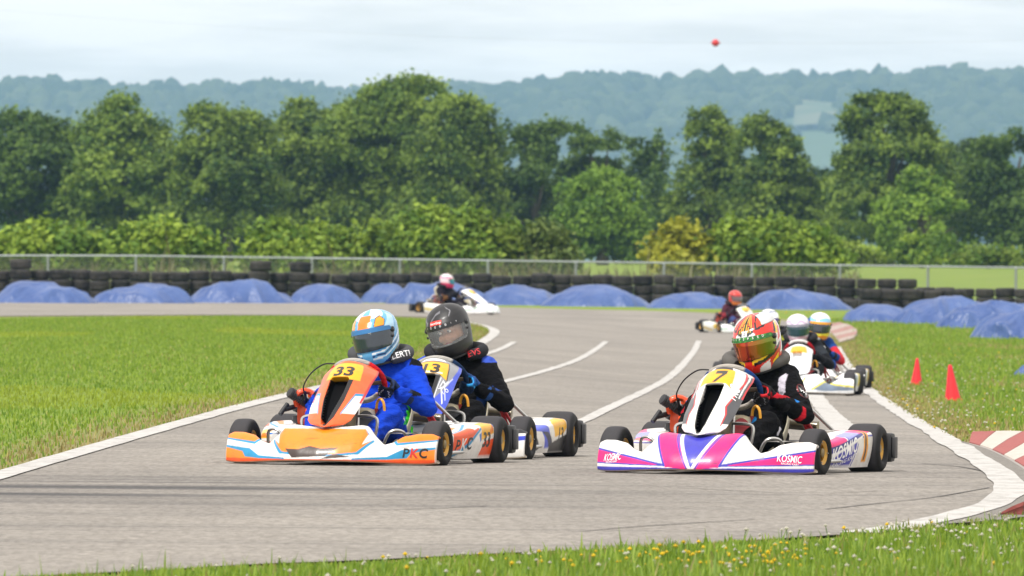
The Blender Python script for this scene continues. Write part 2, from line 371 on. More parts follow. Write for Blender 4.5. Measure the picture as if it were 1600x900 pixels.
# ------------------------------------------------------------------ grass blades, flowers (uncountable)
m, N, L, p = newmat('grass_blade')
a = N.new('ShaderNodeAttribute'); a.attribute_name = 'Col'; L.new(a.outputs['Color'], p.inputs['Base Color']); p.inputs['Roughness'].default_value = .55
tl = N.new('ShaderNodeBsdfTranslucent'); L.new(a.outputs['Color'], tl.inputs['Color']); ms = N.new('ShaderNodeMixShader'); ms.inputs[0].default_value = .45
L.new(p.outputs[0], ms.inputs[1]); L.new(tl.outputs[0], ms.inputs[2]); L.new(ms.outputs[0], N['Material Output'].inputs[0]); M['blade'] = m
def blades(name, pts, h, wd, cols, bend=.5):
    n = len(pts); ang = rng.uniform(0, 2*np.pi, n); hh = h*rng.lognormal(0, .35, n); ww = wd*rng.uniform(.6, 1.4, n)
    d = np.stack([np.cos(ang), np.sin(ang), 0*ang], 1); s = np.stack([-np.sin(ang), np.cos(ang), 0*ang], 1); up = np.array([0, 0, 1.])
    bd = rng.uniform(.05, bend, n)[:, None]*hh[:, None]
    V = np.stack([pts-s*ww[:, None]/2, pts+s*ww[:, None]/2, pts+d*bd*.35+up*hh[:, None]*.6+s*ww[:, None]*.38, pts+d*bd*.35+up*hh[:, None]*.6-s*ww[:, None]*.38, pts+d*bd+up*hh[:, None]], 1).reshape(-1, 3)
    b = np.arange(n)[:, None]*5; F4 = np.concatenate([b+[0, 1, 2], b+[0, 2, 3], b+[3, 2, 4]], 0)
    me = mesh(name, V, F4, M['blade'], np.repeat(cols, 5, 0)); return tag(link(name, me), kind='stuff')
def scatter(poly, n):
    A = np.array(poly); x0, y0 = A.min(0); x1, y1 = A.max(0); out = []
    while sum(map(len, out)) < n:
        q = rng.uniform((x0, y0), (x1, y1), (n*2, 2)); out.append(q[inside(q[:, 0], q[:, 1], poly)])
    q = np.concatenate(out)[:n]; return np.column_stack([q, zf(q[:, 0], q[:, 1])])
def gcols(n, dryp=.12, dryv=None):
    a = np.array([.12, .225, .022]); b = np.array([.31, .42, .045]); c = np.array([.40, .34, .13]); t = rng.uniform(0, 1, (n, 1))
    C = a+(b-a)*t; k = rng.uniform(0, 1, n) < (dryp if dryv is None else np.maximum(dryp, dryv)); C[k] = c*rng.uniform(.6, 1.2, (k.sum(), 1)); return C
fe = [(p.x, p.y) for p in Gs(FORE, 4)]
fpoly = fe + [(-4.2, 36), (4.6, 36)]
q = scatter(fpoly, 150000); cl = np.array([noise.noise(Vector((x*2.6, y*1.1, 1)))+.6*noise.noise(Vector((x*7, y*3, 2))) for x, y, _ in q]); q = q[cl+rng.uniform(-.35, .35, len(q)) > -.02]; dE = segdist(q[:, 0], q[:, 1], fe+fe[::-1])
hf = .068*(.35+.65*SM(0, 1.2, dE))*(.75+.5*np.array([noise.noise(Vector((x*.9, y*.35, 0))) for x, y, _ in q]))
blades('verge_grass', q, hf, .0085, gcols(len(q), .05, .35*(1-SM(0, .35, dE))))
rp = [(p.x, p.y) for p in Gs([(1292, 500), (1303, 536), (1320, 565), (1350, 603), (1405, 641), (1475, 681), (1516, 692), (1600, 688), (1720, 686), (1800, 640), (1800, 530), (1640, 500), (1450, 492)], 3)]
q = scatter(rp, 85000); dE = segdist(q[:, 0], q[:, 1], RP)
q2 = scatter(rp, 60000); q2 = q2[q2[:, 1] < 115]; q = np.concatenate([q, q2]); dE = np.concatenate([dE, segdist(q2[:, 0], q2[:, 1], RP)])
patch = np.array([noise.noise(Vector((x*.5, y*.08, 3))) for x, y, _ in q])
C = gcols(len(q), .05, np.maximum(.75*(1-SM(.1, 1.1, dE)), .5*SM(.12, .5, patch)))
blades('meadow_grass', q, .036*(.5+.8*SM(.0, .8, dE)), .016, C)
ip = [(p.x, p.y) for p in Gs([(-300, 826), (-100, 766), (200, 680), (560, 590), (700, 551), (740, 538), (764, 519), (735, 506), (600, 497), (300, 495), (-100, 500), (-300, 500)], 3)]
q = scatter(ip, 150000); patch = np.array([noise.noise(Vector((x*.35, y*.05, 8))) for x, y, _ in q]); C = gcols(len(q), .02, .6*(1-SM(.1, .8, segdist(q[:, 0], q[:, 1], IP))))
k = patch > .36; C[k] = np.array([.30, .38, .035])*rng.uniform(.7, 1.2, (k.sum(), 1)); blades('infield_grass', q, .028, .012, C)
ws = scatter([(-26, 326), (P(1330, 420, 330).x, 326), (P(1345, 420, 344).x, 346), (-27, 346)], 60000); wn = np.array([noise.noise(Vector((x*.8, y*.4, 21))) for x, y, _ in ws])
wt = rng.uniform(0, 1, (len(ws), 1)); WC_ = np.array([.045, .095, .02])*(1-wt)+np.array([.16, .22, .04])*wt; k = (wn > .18); WC_[k] = np.array([.20, .19, .07])*rng.uniform(.6, 1.2, (k.sum(), 1))
blades('tall_weeds', ws, .42*np.clip(.85+1.1*wn, .25, 2), .07, WC_, .6)
def flowers(name, pts, h, r, col):
    Bq = B(); col = np.array(col)
    for p_ in pts:
        hh = h*random.uniform(.6, 1.3); c = Vector(p_)+Vector((random.uniform(-.02, .02), 0, hh)); rr = r*random.uniform(.7, 1.25)
        Bq.tube([p_, c], .0022, (.12, .22, .03), 3, False)
        Bq.add([c+Vector(o)*rr for o in ((1, 0, 0), (0, 1, 0), (-1, 0, 0), (0, -1, 0), (0, 0, .9), (0, 0, -.7))], [(0, 1, 4), (1, 2, 4), (2, 3, 4), (3, 0, 4), (1, 0, 5), (2, 1, 5), (3, 2, 5), (0, 3, 5)], col*random.uniform(.8, 1.1))
    return tag(Bq.obj(name, M['blade'], smooth=False), kind='stuff')
def pixpts(n, u0, u1, v0, v1, mu=None):
    out = []
    while len(out) < n:
        u, v = random.uniform(u0, u1), random.uniform(v0, v1); p_ = G(u, v)
        if not inside(np.array([p_.x]), np.array([p_.y]), RP)[0] or inside(np.array([p_.x]), np.array([p_.y]), IP)[0]: out.append(tuple(p_))
    return out
flowers('clover_blossom', pixpts(130, 1130, 1640, 832, 925)+pixpts(90, 1380, 1640, 815, 890)+pixpts(40, 560, 1130, 880, 925)+pixpts(12, 100, 560, 900, 925), .055, .0095, (.66, .63, .55))
flowers('yellow_wildflower', pixpts(70, 960, 1260, 880, 908)+pixpts(26, 1040, 1240, 868, 900)+pixpts(18, 560, 960, 884, 915)+pixpts(18, 1260, 1620, 830, 915), .06, .009, (.80, .58, .02))
flowers('clover_blossom', pixpts(240, 1372, 1640, 560, 660)+pixpts(60, 1400, 1700, 640, 684), .045, .012, (.68, .67, .55))
flowers('yellow_wildflower', pixpts(45, 1360, 1640, 520, 680)+pixpts(30, 1200, 1330, 488, 500), .05, .015, (.75, .55, .03))

# ------------------------------------------------------------------ hills beyond
HR = [(-500, 118), (0, 122), (300, 130), (440, 128), (480, 130), (520, 134), (560, 133), (640, 129), (730, 126), (790, 131), (815, 126), (860, 119), (930, 110), (980, 116), (1020, 121), (1090, 116), (1140, 119), (1200, 114), (1300, 113), (1400, 111), (1480, 106), (1560, 108), (1700, 112), (2200, 120)]
hu = np.array([a for a, _ in HR]); hv = np.array([b for _, b in HR], float)
YR, YF = 8800.0, 7200.0
def hz(X, Y):
    u = 800+X/YR*F; ridge = (406.6+.008*(u-800)-np.interp(u, hu, hv)-28)/F*YR+CAMZ
    t = np.clip((Y-YF)/(YR-YF), 0, 1.25); s = np.where(t < 1, t*(1.55-.55*t), 1-(t-1)*.5)
    return .8+(ridge-.8)*s + 3*np.sin(X*.021+Y*.004)*np.clip(t*3, 0, 1)*np.clip((1-t)*5, 0, 1)
hx = np.linspace(-720, 720, 100); hy = np.linspace(YF-60, YR+300, 40); HX, HY = np.meshgrid(hx, hy, indexing='ij')
m, N, L, p = newmat('hill_forest_floor'); p.inputs['Base Color'].default_value = (.075, .115, .045, 1); p.inputs['Roughness'].default_value = 1
me = mesh('hills', np.column_stack([HX.ravel(), HY.ravel(), hz(HX, HY).ravel()]), gridf(100, 40), m); tag(link('hills', me), kind='structure')
def Hp(u, v):
    for Y in np.linspace(YF, YR, 400):
        q = P(u, v, Y)
        if q.z < float(hz(q.x, Y)): return q
    return P(u, v, YR)
fld = [(q.x, q.y) for q in (Hp(*c) for c in ((1239, 207), (1316, 201), (1309, 171), (1243, 165)))]
fld2 = [(q.x, q.y) for q in (Hp(*c) for c in ((1222, 285), (1335, 285), (1322, 207), (1236, 208)))]
m, N, L, p = newmat('pasture'); c = nmix(N, L, nramp(N, L, nnoise(N, L, .02, 3), [(.4, 0), (.6, 1)]), (.085, .115, .055), (.16, .155, .085)); L.new(c, p.inputs['Base Color']); p.inputs['Roughness'].default_value = 1
gx, gy = np.meshgrid(np.linspace(0, 1, 12), np.linspace(0, 1, 30), indexing='ij'); f4 = np.array(fld)
pl = (f4[0]*(1-gx[..., None])+f4[1]*gx[..., None])*(1-gy[..., None])+(f4[3]*(1-gx[..., None])+f4[2]*gx[..., None])*gy[..., None]
me = mesh('hillside_pasture', np.column_stack([pl[..., 0].ravel(), pl[..., 1].ravel(), hz(pl[..., 0], pl[..., 1]).ravel()+5.0]), gridf(12, 30), m); tag(link('hillside_pasture', me), kind='structure')
bm = bmesh.new(); bmesh.ops.create_icosphere(bm, subdivisions=2, radius=1); iv = np.array([v.co for v in bm.verts]); bm.verts.index_update(); it = np.array([[v.index for v in f.verts] for f in bm.faces]); bm.free()
n = 6200; q = np.column_stack([rng.uniform(-700, 700, n), YF+(YR-YF+40)*rng.uniform(0.06, 1, n)])
ridge = np.column_stack([rng.uniform(-700, 700, 520), rng.uniform(YR-30, YR+30, 520)]); q = np.concatenate([q, ridge])
k = inside(q[:, 0], q[:, 1], fld); k2 = inside(q[:, 0], q[:, 1], fld2); q = q[~k & ~(k2 & (rng.uniform(0, 1, len(q)) < 2))]
n = len(q); r = rng.uniform(6.2, 11.0, n); el = rng.uniform(.75, 1.25, n); tall = rng.uniform(0, 1, n) < .03; el[tall] *= 1.35; r[tall] *= .75
jit = 1+rng.normal(0, .17, (n, len(iv), 1)); V = iv[None]*jit*np.stack([r, r, r*el], 1)[:, None, :]
V[:, :, 2] += (hz(q[:, 0], q[:, 1])+r*el*.45)[:, None]; V[:, :, 0] += q[:, 0:1]; V[:, :, 1] += q[:, 1:2]
T = (it[None]+np.arange(n)[:, None, None]*len(iv)).reshape(-1, 3)
tone = rng.uniform(0, 1, (n, 1)); C = np.array([.034, .052, .024])*(1-tone)+np.array([.095, .115, .05])*tone
fm, N, L, p = newmat('hill_foliage'); a = N.new('ShaderNodeAttribute'); a.attribute_name = 'Col'; L.new(a.outputs['Color'], p.inputs['Base Color']); p.inputs['Roughness'].default_value = .9; p.inputs['Specular IOR Level'].default_value = .1
nbump(N, L, p, nnoise(N, L, .5, 4), 1, 2.0)
tag(link('hillside_forest', mesh('hillside_forest', V.reshape(-1, 3), T, fm, np.repeat(C, len(iv), 0))), kind='stuff')

# ------------------------------------------------------------------ trees
m, N, L, p = newmat('foliage')
a = N.new('ShaderNodeAttribute'); a.attribute_name = 'Col'; L.new(a.outputs['Color'], p.inputs['Base Color']); p.inputs['Roughness'].default_value = .6; p.inputs['Specular IOR Level'].default_value = .25
tl = N.new('ShaderNodeBsdfTranslucent'); L.new(a.outputs['Color'], tl.inputs['Color']); ms = N.new('ShaderNodeMixShader'); ms.inputs[0].default_value = .3
L.new(p.outputs[0], ms.inputs[1]); L.new(tl.outputs[0], ms.inputs[2]); L.new(ms.outputs[0], N['Material Output'].inputs[0]); M['foliage'] = m
m, N, L, p = newmat('bark'); c = nmix(N, L, nnoise(N, L, 3, 5, .7, stretch=(3, 3, .5)), (.05, .042, .034), (.16, .14, .115)); L.new(c, p.inputs['Base Color']); p.inputs['Roughness'].default_value = .95; M['bark'] = m
def tree(name, label, cat, group, lobes, Y, base_v, c0, c1, leaf=.42, dens=1.0, trunk_u=None, trunk_r=.22, gap=.0):
    """lobes: (u, v, rx, ry) in photo pixels at distance Y, turned into metres there"""
    leaf *= .72; s = F/Y/1.10; rr = random.Random(hash(label) & 0xffff if False else len(label)*131+int(lobes[0][0])); R = np.random.default_rng(int(abs(lobes[0][0]))*7+int(lobes[0][1]))
    tu = trunk_u if trunk_u is not None else sum(l[0] for l in lobes)/len(lobes)
    b = P(tu, base_v, Y); b.z = float(zf(b.x, Y)); root = empty(name, b, 0, label, cat, group)
    pts = []; nor = []; tone = []
    for (u, v, rx, ry) in lobes:
        yo = R.uniform(-.5, .5)*rx/s; c = np.array(P(u, v, Y+yo)); c[1] = Y+yo; a_ = rx/s; b_ = ry/s; d_ = (a_+b_)/2*.95
        ncl = max(12, int(dens*21*max(a_, b_)**1.3))
        th = R.normal(size=(ncl, 3)); th /= np.linalg.norm(th, axis=1)[:, None]; th[:, 2] = np.where(th[:, 2] < -.6, -th[:, 2], th[:, 2])
        rad = R.uniform(.45, 1.05, ncl)**.6; cc = c+th*rad[:, None]*[a_, d_, b_]
        for k in range(ncl):
            cr_ = R.uniform(.35, .85)*min(1.0, .35+.25*a_); nl = int(44*dens*(cr_/.5)**2*(.42/leaf)**2*.8)+6
            o = R.normal(size=(nl, 3))*cr_*[.62, .62, .42]; pts.append(cc[k]+o); tone.append(np.full(nl, R.uniform(0, 1))+R.normal(0, .12, nl)); nor.append(np.tile(th[k]*.7+[0, 0, .5], (nl, 1)))
    pts = np.concatenate(pts); tone = np.clip(np.concatenate(tone), 0, 1); nor = np.concatenate(nor)
    if gap:
        gn = np.array([noise.noise(Vector(tuple(x*[.45, .3, .45]))) for x in pts]); k = gn > -gap*.9-.25*(gap < .1); pts, tone, nor = pts[k], tone[k], nor[k]
    pts[:, 2] = np.maximum(pts[:, 2], b.z+.15); n = len(pts)
    nn = nor+R.normal(0, .75, (n, 3)); nn /= np.linalg.norm(nn, axis=1)[:, None]; t = np.cross(nn, R.normal(size=(n, 3))); t /= np.linalg.norm(t, axis=1)[:, None]; q = np.cross(nn, t)
    l = leaf*R.uniform(.6, 1.3, (n, 1)); wv = l*.62
    V = np.stack([pts-t*l*.5, pts+q*wv*.5+t*l*.08, pts+t*l*.5, pts-q*wv*.5+t*l*.08], 1).reshape(-1, 3)-np.array(b)
    C = np.repeat(np.array(c0)*(1-tone[:, None])+np.array(c1)*tone[:, None], 4, 0)
    link('crown', mesh('crown', V, np.arange(n*4).reshape(-1, 4), M['foliage'], C, False), root)
    T = B(); top = max(lobes, key=lambda x: -x[1]); tp = P(top[0], top[1], Y)-b
    T.tube([(0, 0, -.3), (0.03, 0, tp.z*.3), (tp.x*.4, 0, tp.z*.6), (tp.x, 0, tp.z)], [trunk_r*1.25, trunk_r, trunk_r*.7, trunk_r*.2], (.1, .1, .1), 8)
    for (u, v, rx, ry) in lobes:
        e = P(u, v, Y)-b; zz = max(.3, min(e.z*.6, tp.z*.6))
        T.tube([(tp.x*.3*zz/max(tp.z, .1), 0, zz*.75), (e.x*.55, rr.uniform(-.4, .4), (zz+e.z)/2), (e.x, rr.uniform(-.5, .5), e.z)], [trunk_r*.5, trunk_r*.33, trunk_r*.1], (.1, .1, .1), 5)
    T.obj('trunk', M['bark'], root); return root
DG0, DG1 = (.034, .080, .014), (.13, .21, .030)
MG0, MG1 = (.068, .135, .018), (.235, .33, .042)
BG0, BG1 = (.090, .18, .02), (.30, .41, .045)
TL = [
 ('broad multi-crowned green tree above the black helmet, its top touching the ridge', [(612, 165, 50, 36), (655, 160, 42, 36), (575, 190, 48, 36), (540, 225, 45, 45), (620, 225, 70, 55), (590, 285, 75, 60), (660, 280, 60, 70), (560, 340, 60, 60), (640, 350, 70, 55)], 860, 432, MG0, MG1, .46, 1.0, 0),
 ('rounded dark green tree whose shoulder falls away to the hazy gap over the black helmet', [(715, 185, 38, 34), (745, 205, 34, 36), (705, 235, 55, 50), (755, 250, 28, 46), (720, 300, 60, 55), (745, 345, 50, 50), (700, 170, 18, 16)], 850, 432, DG0, MG1, .46, 1.0, 0),
 ('lower dark tree with two lumpy heads and sky-blue gaps through it', [(818, 222, 34, 24), (868, 222, 40, 26), (800, 265, 28, 36), (850, 268, 50, 34), (885, 290, 34, 40), (830, 325, 60, 55), (870, 350, 50, 50), (795, 330, 30, 60)], 870, 432, DG0, DG1, .44, .9, .12),
 ('dark tree with a knobbly top just behind the bright round tree', [(918, 222, 22, 20), (950, 225, 24, 20), (935, 255, 40, 30), (965, 270, 40, 36), (900, 300, 40, 50), (990, 320, 45, 60)], 875, 432, DG0, DG1, .44, .9, .10),
 ('slim columnar dark tree beside the bluish slot in the tree line', [(1036, 222, 13, 20), (1038, 245, 14, 24), (998, 240, 20, 26), (1036, 275, 15, 30), (1034, 300, 18, 30), (1005, 285, 28, 40), (1030, 330, 35, 50)], 880, 432, DG0, DG1, .42, .9, .05),
 ('tall mid-green tree with a high rounded head right of the bluish slot', [(1100, 195, 28, 24), (1125, 215, 28, 28), (1080, 225, 25, 30), (1108, 262, 42, 40), (1090, 310, 40, 50), (1130, 330, 45, 60), (1065, 345, 30, 45), (1150, 275, 26, 40)], 855, 432, DG0, MG1, .44, .95, .06),
 ('wide mid-green tree sloping down to the right with a pale bare trunk showing', [(1185, 205, 26, 22), (1215, 218, 24, 24), (1180, 245, 38, 34), (1228, 255, 34, 34), (1262, 272, 24, 24), (1200, 300, 55, 50), (1255, 320, 36, 50), (1185, 350, 50, 50), (1240, 360, 60, 40)], 850, 432, DG0, MG1, .46, 1.0, .06),
 ('tallest open-crowned tree right of the helmets, an airy fan of limbs', [(1348, 172, 26, 18), (1378, 170, 24, 22), (1410, 180, 30, 28), (1395, 215, 40, 40), (1360, 240, 36, 36), (1440, 255, 40, 40), (1405, 330, 60, 60), (1345, 340, 50, 60), (1335, 195, 24, 14), (1375, 210, 30, 30), (1420, 222, 40, 32), (1455, 240, 28, 26), (1385, 255, 50, 34), (1440, 275, 44, 36), (1360, 300, 55, 50), (1325, 255, 22, 12), (1405, 255, 36, 50), (1425, 290, 40, 40)], 840, 432, DG0, MG1, .44, 1.0, .06),
 ('dense dark tree at the right edge of the picture', [(1555, 250, 34, 30), (1595, 245, 36, 34), (1530, 280, 32, 30), (1575, 295, 50, 45), (1620, 290, 45, 50), (1545, 345, 55, 55), (1600, 355, 60, 50)], 845, 432, DG0, DG1, .46, 1.0, .05),
 ('low dark tree filling the gap below the pasture', [(1300, 325, 40, 40), (1335, 350, 50, 50), (1290, 370, 40, 40), (1310, 290, 26, 22)], 890, 432, DG0, DG1, .46, 1.0, 0),
 ('dark grey-green tree behind the bright cone-shaped tree', [(1495, 255, 36, 24), (1515, 300, 40, 50), (1480, 330, 50, 50), (1540, 240, 30, 20), (1420, 350, 60, 45)], 960, 432, (.022, .045, .02), DG1, .5, 1.0, 0),
 ('bright green rounded tree standing forward of the dark line', [(940, 285, 26, 22), (915, 310, 34, 30), (965, 312, 34, 32), (940, 345, 56, 40), (905, 370, 34, 34), (975, 372, 36, 36), (945, 390, 50, 26)], 760, 424, BG0, (.22, .35, .035), .4, 1.05, 0),
 ('bright green cone-shaped tree on the right, forward of the open-crowned one', [(1440, 282, 22, 20), (1420, 310, 34, 30), (1462, 312, 32, 30), (1405, 345, 36, 34), (1450, 350, 50, 40), (1490, 355, 30, 34), (1400, 385, 30, 24), (1490, 388, 28, 22), (1440, 385, 44, 26)], 770, 422, BG0, (.24, .37, .035), .4, 1.0, .04),
 ('large dark tree at the left end of the visible tree line', [(500, 215, 45, 40), (455, 235, 48, 45), (490, 275, 60, 50), (440, 310, 60, 60), (510, 340, 60, 60), (475, 180, 26, 24)], 865, 432, DG0, MG1, .46, 1.0, 0),
 ('round-headed green tree second from the left end of the line', [(330, 210, 50, 40), (380, 225, 46, 42), (350, 270, 75, 55), (320, 330, 70, 60), (395, 330, 55, 60)], 850, 432, DG0, MG1, .48, 1.0, 0),
 ('tall pointed green tree in the far left of the view', [(190, 185, 36, 34), (170, 225, 50, 44), (225, 235, 46, 44), (195, 285, 75, 55), (160, 345, 70, 60), (245, 345, 60, 60)], 855, 432, MG0, MG1, .48, 1.0, 0),
 ('spreading dark tree at the far left edge of the view', [(30, 215, 46, 40), (75, 230, 46, 40), (50, 275, 80, 50), (10, 330, 60, 60), (90, 340, 60, 60), (-40, 270, 50, 60)], 860, 432, DG0, DG1, .48, 1.0, 0),
 ('dark bushy tree filling the lower gap under the two lumpy heads', [(800, 360, 45, 45), (850, 375, 50, 36), (900, 365, 45, 40), (780, 330, 26, 40)], 960, 432, DG0, DG1, .48, 1.0, 0),
 ('low dark tree in the shade left of the tall round-headed one', [(1020, 350, 40, 40), (1060, 370, 45, 40), (1105, 375, 40, 36)], 960, 432, DG0, DG1, .48, 1.0, 0),
 ('low dark tree under the wide sloping one', [(1160, 360, 45, 40), (1215, 365, 50, 40), (1270, 350, 40, 45)], 960, 432, DG0, DG1, .48, 1.0, 0),
 ('dark bushy tree at the foot of the multi-crowned one', [(560, 375, 50, 36), (620, 370, 50, 40), (680, 370, 45, 40), (735, 375, 40, 36)], 950, 432, DG0, DG1, .48, 1.0, 0),
 ('dark bushy tree low in the far left of the line', [(60, 375, 55, 36), (130, 370, 50, 40), (220, 375, 55, 36)], 950, 432, DG0, DG1, .48, 1.0, 0),
 ('dark bushy tree low in the left of the line', [(320, 375, 55, 36), (400, 370, 55, 40), (470, 375, 45, 36)], 950, 432, DG0, DG1, .48, 1.0, 0),
 ('small dark tree between the tall ones in the left half', [(275, 275, 36, 34), (265, 330, 50, 60), (120, 300, 36, 50), (425, 290, 34, 50)], 885, 432, DG0, DG1, .48, 1.0, 0),
]
for i, (lab, lob, Y, bv, c0, c1, lf, de, gp) in enumerate(TL):
    tree('broadleaf_tree', lab, 'tree', 'trees in the line beyond the fence', lob, Y*.78, bv, c0, c1, lf, de, None, .28, gp)
TR = (.06, .075, .03); SH = [
 ('pale green rounded shrub behind the fence left of centre', [(650, 365, 36, 26), (690, 360, 34, 28), (670, 388, 55, 22), (720, 350, 26, 20), (735, 380, 40, 28)], BG0, BG1),
 ('yellow-green shrub between the pale shrub and the brownish thicket', [(765, 370, 24, 20), (795, 365, 22, 18), (780, 392, 34, 18)], BG0, (.22, .28, .035)),
 ('brownish dry thicket behind the fence', [(835, 375, 28, 20), (865, 385, 26, 18), (815, 392, 34, 18), (855, 398, 40, 14)], (.08, .13, .03), (.20, .26, .055)),
 ('yellow flowering bush behind the fence', [(1060, 372, 24, 18), (1038, 388, 24, 18), (1080, 385, 24, 20), (1058, 396, 40, 14)], (.17, .20, .02), (.38, .38, .03)),
 ('long light green bush right of the yellow bush', [(1150, 375, 34, 22), (1195, 368, 38, 18), (1240, 380, 40, 20), (1135, 392, 32, 16), (1200, 392, 60, 18), (1285, 390, 34, 18)], BG0, BG1),
 ('small green bush below the bright cone-shaped tree', [(1440, 392, 24, 22), (1425, 402, 26, 14), (1455, 402, 24, 12)], BG0, BG1),
 ('low yellow-green bush near the right edge behind the fence', [(1545, 402, 26, 12), (1575, 405, 26, 9), (1510, 408, 20, 7)], BG0, (.2, .27, .035)),
 ('low bush beside the pale bare trunk', [(1330, 398, 26, 14), (1355, 404, 24, 10)], (.07, .09, .03), BG1),
 ('leafy bush in the left part behind the fence', [(430, 375, 40, 26), (480, 380, 40, 24), (455, 395, 60, 16)], BG0, BG1),
 ('bushy hedge shrub far left behind the fence', [(250, 378, 44, 24), (300, 385, 40, 20), (200, 390, 50, 18)], BG0, BG1),
 ('rounded shrub at the far left behind the fence', [(60, 380, 46, 24), (110, 388, 40, 18), (10, 388, 40, 20)], BG0, BG1),
 ('leafy shrub under the tallest tree behind the fence', [(560, 385, 36, 24), (590, 378, 30, 24), (540, 395, 30, 18)], MG0, BG1)]
for lab, lob, c0, c1 in SH:
    left = lob[0][0] < 1270; lob = lob+[(a, b+20, rx, ry*.7) for a, b, rx, ry in lob] if left else lob
    tree('shrub', lab, 'shrub', 'shrubs behind the fence', lob, 352 if left else 520, 430, c0, c1, .34, 1.15, None, .08)
# the red marker ball on its overhead cable
bp = P(1118, 67, 700)
cm = colmat('marker_ball_red', .45, .2)
bb = B(); bb.ell((0, 0, 0), (.24, .24, .24), lin('#c8202a'), 14); bb.lathe([(-.30, .02), (-.30, .045), (.30, .045), (.30, .02)], lin('#b9202a'), n=12)
o = bb.obj('marker_ball', cm); o.location = bp; tag(o, 'red spherical marker ball hanging in the sky on an overhead cable', 'marker ball')
cb = B(); A0 = bp+Vector((-70, 0, 4.0)); A1 = bp+Vector((70, 0, 4.0))
cb.tube([A0.lerp(A1, t)+Vector((0, 0, -4.0*(1-(2*t-1)**2))) for t in np.linspace(0, 1, 41)], .003, (.2, .2, .2), 5)
o = cb.obj('overhead_cable', M['metal']); tag(o, 'thin overhead cable that carries the red marker ball', 'cable')
for sgn, A in ((-1, A0), (1, A1)):
    pb = B(); pb.tube([(0, 0, -.5), (0, 0, A.z+.4)], [.22, .13], (.16, .13, .1), 10); pb.box((0, 0, A.z-.1), (.14, 1.8, .16), (.14, .11, .09), .02)
    o = pb.obj('utility_pole', M['bark']); o.location = (A.x, A.y, float(zf(A.x, A.y))); o.location.z = 0.55
    tag(o, 'wooden utility pole holding the %s end of the overhead cable' % ('left' if sgn < 0 else 'right'), 'utility pole')
# ------------------------------------------------------------------ chain-link fence
M['galv'] = colmat('galvanised_steel', .45, 0, .35, dirt=.2)
FY = 318.0
f0, f1 = P(-260, 398, FY), P(1860, 415, FY)
fence = empty('chain_link_fence', (0, FY, 0), 0, 'grey chain link fence with tubular top rail behind the tyre wall', 'fence')
def ftop(u): return P(u, 399.6+.0135*(u-200) if u > 200 else 399.6, FY)
us = [-200+i*137.5 for i in range(16)]
g = lin('#9aa0a3')
for i, u in enumerate(us):
    t = ftop(u); b = B(); b.tube([(t.x, 0, -.2), (t.x, 0, t.z-.03)], .038, g, 8); b.ell((t.x, 0, t.z-.02), (.05, .05, .04), g, 5); b.obj('post', M['galv'], fence)
for u0, u1 in zip(us[:-1], us[1:]):
    a, c = ftop(u0), ftop(u1); b = B(); b.tube([(a.x, .0, a.z), (c.x, .0, c.z)], .030, g, 8); b.obj('top_rail', M['galv'], fence)
b = B(); h = 1.05; x = f0.x
while x < f1.x:
    for s in (1, -1):
        u = 800+x/FY*F; zt = ftop(u).z-.03; zb = zt-h-.05
        a, c = ((x, zb), (x+h, zt)) if s > 0 else ((x+h, zb), (x, zt)); r = .0028
        b.add([(a[0]-r, -.045-s*.003, a[1]), (a[0]+r, -.045-s*.003, a[1]), (c[0]+r, -.045-s*.003, c[1]), (c[0]-r, -.045-s*.003, c[1]), (a[0], -.052-s*.003, a[1]), (c[0], -.052-s*.003, c[1])], [(0, 1, 2, 3), (1, 4, 5, 2), (4, 0, 3, 5)], g)
    x += .085
o = b.obj('chain_link', M['galv'], fence, False); tag(o, kind='stuff')
# ------------------------------------------------------------------ tyre wall
m, N, L, p = newmat('car_tyre_rubber'); oi = N.new('ShaderNodeObjectInfo'); tv = nmix(N, L, oi.outputs['Random'], (.012, .012, .013), (.034, .031, .029))
L.new(nmix(N, L, nramp(N, L, nnoise(N, L, 5, 5, .65), [(.45, 0), (.75, .7)]), tv, (.085, .077, .07)), p.inputs['Base Color']); p.inputs['Roughness'].default_value = .75; p.inputs['Specular IOR Level'].default_value = .3; nbump(N, L, p, nnoise(N, L, 18, 3), .4, .02); M['tyre'] = m
def tyre_me(R, wd):
    b = B(); k = lin('#2f2e31'); pr = [(-wd*.36, R*.62), (-wd*.5, R*.72), (-wd*.48, R*.88), (-wd*.36, R*.985), (-wd*.30, R), (-wd*.12, R), (-wd*.10, R*.975), (-wd*.05, R*.975), (-wd*.03, R), (wd*.03, R), (wd*.05, R*.975), (wd*.10, R*.975), (wd*.12, R), (wd*.30, R), (wd*.36, R*.985), (wd*.48, R*.88), (wd*.5, R*.72), (wd*.36, R*.62)]
    b.lathe(pr, k, axis=(0, 0, 1), n=24); return b.me('car_tyre', M['tyre'])
TM = [tyre_me(.285, .262), tyre_me(.30, .275), tyre_me(.27, .25)]
TLAB = 'worn black car tyre stacked in the barrier wall below the fence'
def stack(u, v, n, Y=None, lab=TLAB, grp='tyres in the barrier wall'):
    p_ = G(u, v) if Y is None else P(u, v, Y); z = float(zf(p_.x, p_.y)); mm = random.choice(TM)
    for i in range(n):
        mm = random.choice(TM) if random.random() < .3 else mm; h = (.266, .279, .254)[TM.index(mm)]
        o = link('car_tyre', mm, None, (p_.x+random.uniform(-.025, .025), p_.y+random.uniform(-.03, .03), z+h/2)); z += h
        o.rotation_euler = (random.uniform(-.025, .025), random.uniform(-.025, .025), random.uniform(0, 6)); tag(o, lab, 'tyre', grp)
ALT = .2; u = -190
while u < 1445:
    n = 3 if u < 1430 else 2
    stack(u, 473.2+.008*(u-800), n+(1 if u < 560 and random.random() < .15 else 0), 298+ALT); u += random.uniform(30.5, 32.5); ALT = -ALT
u = 1446
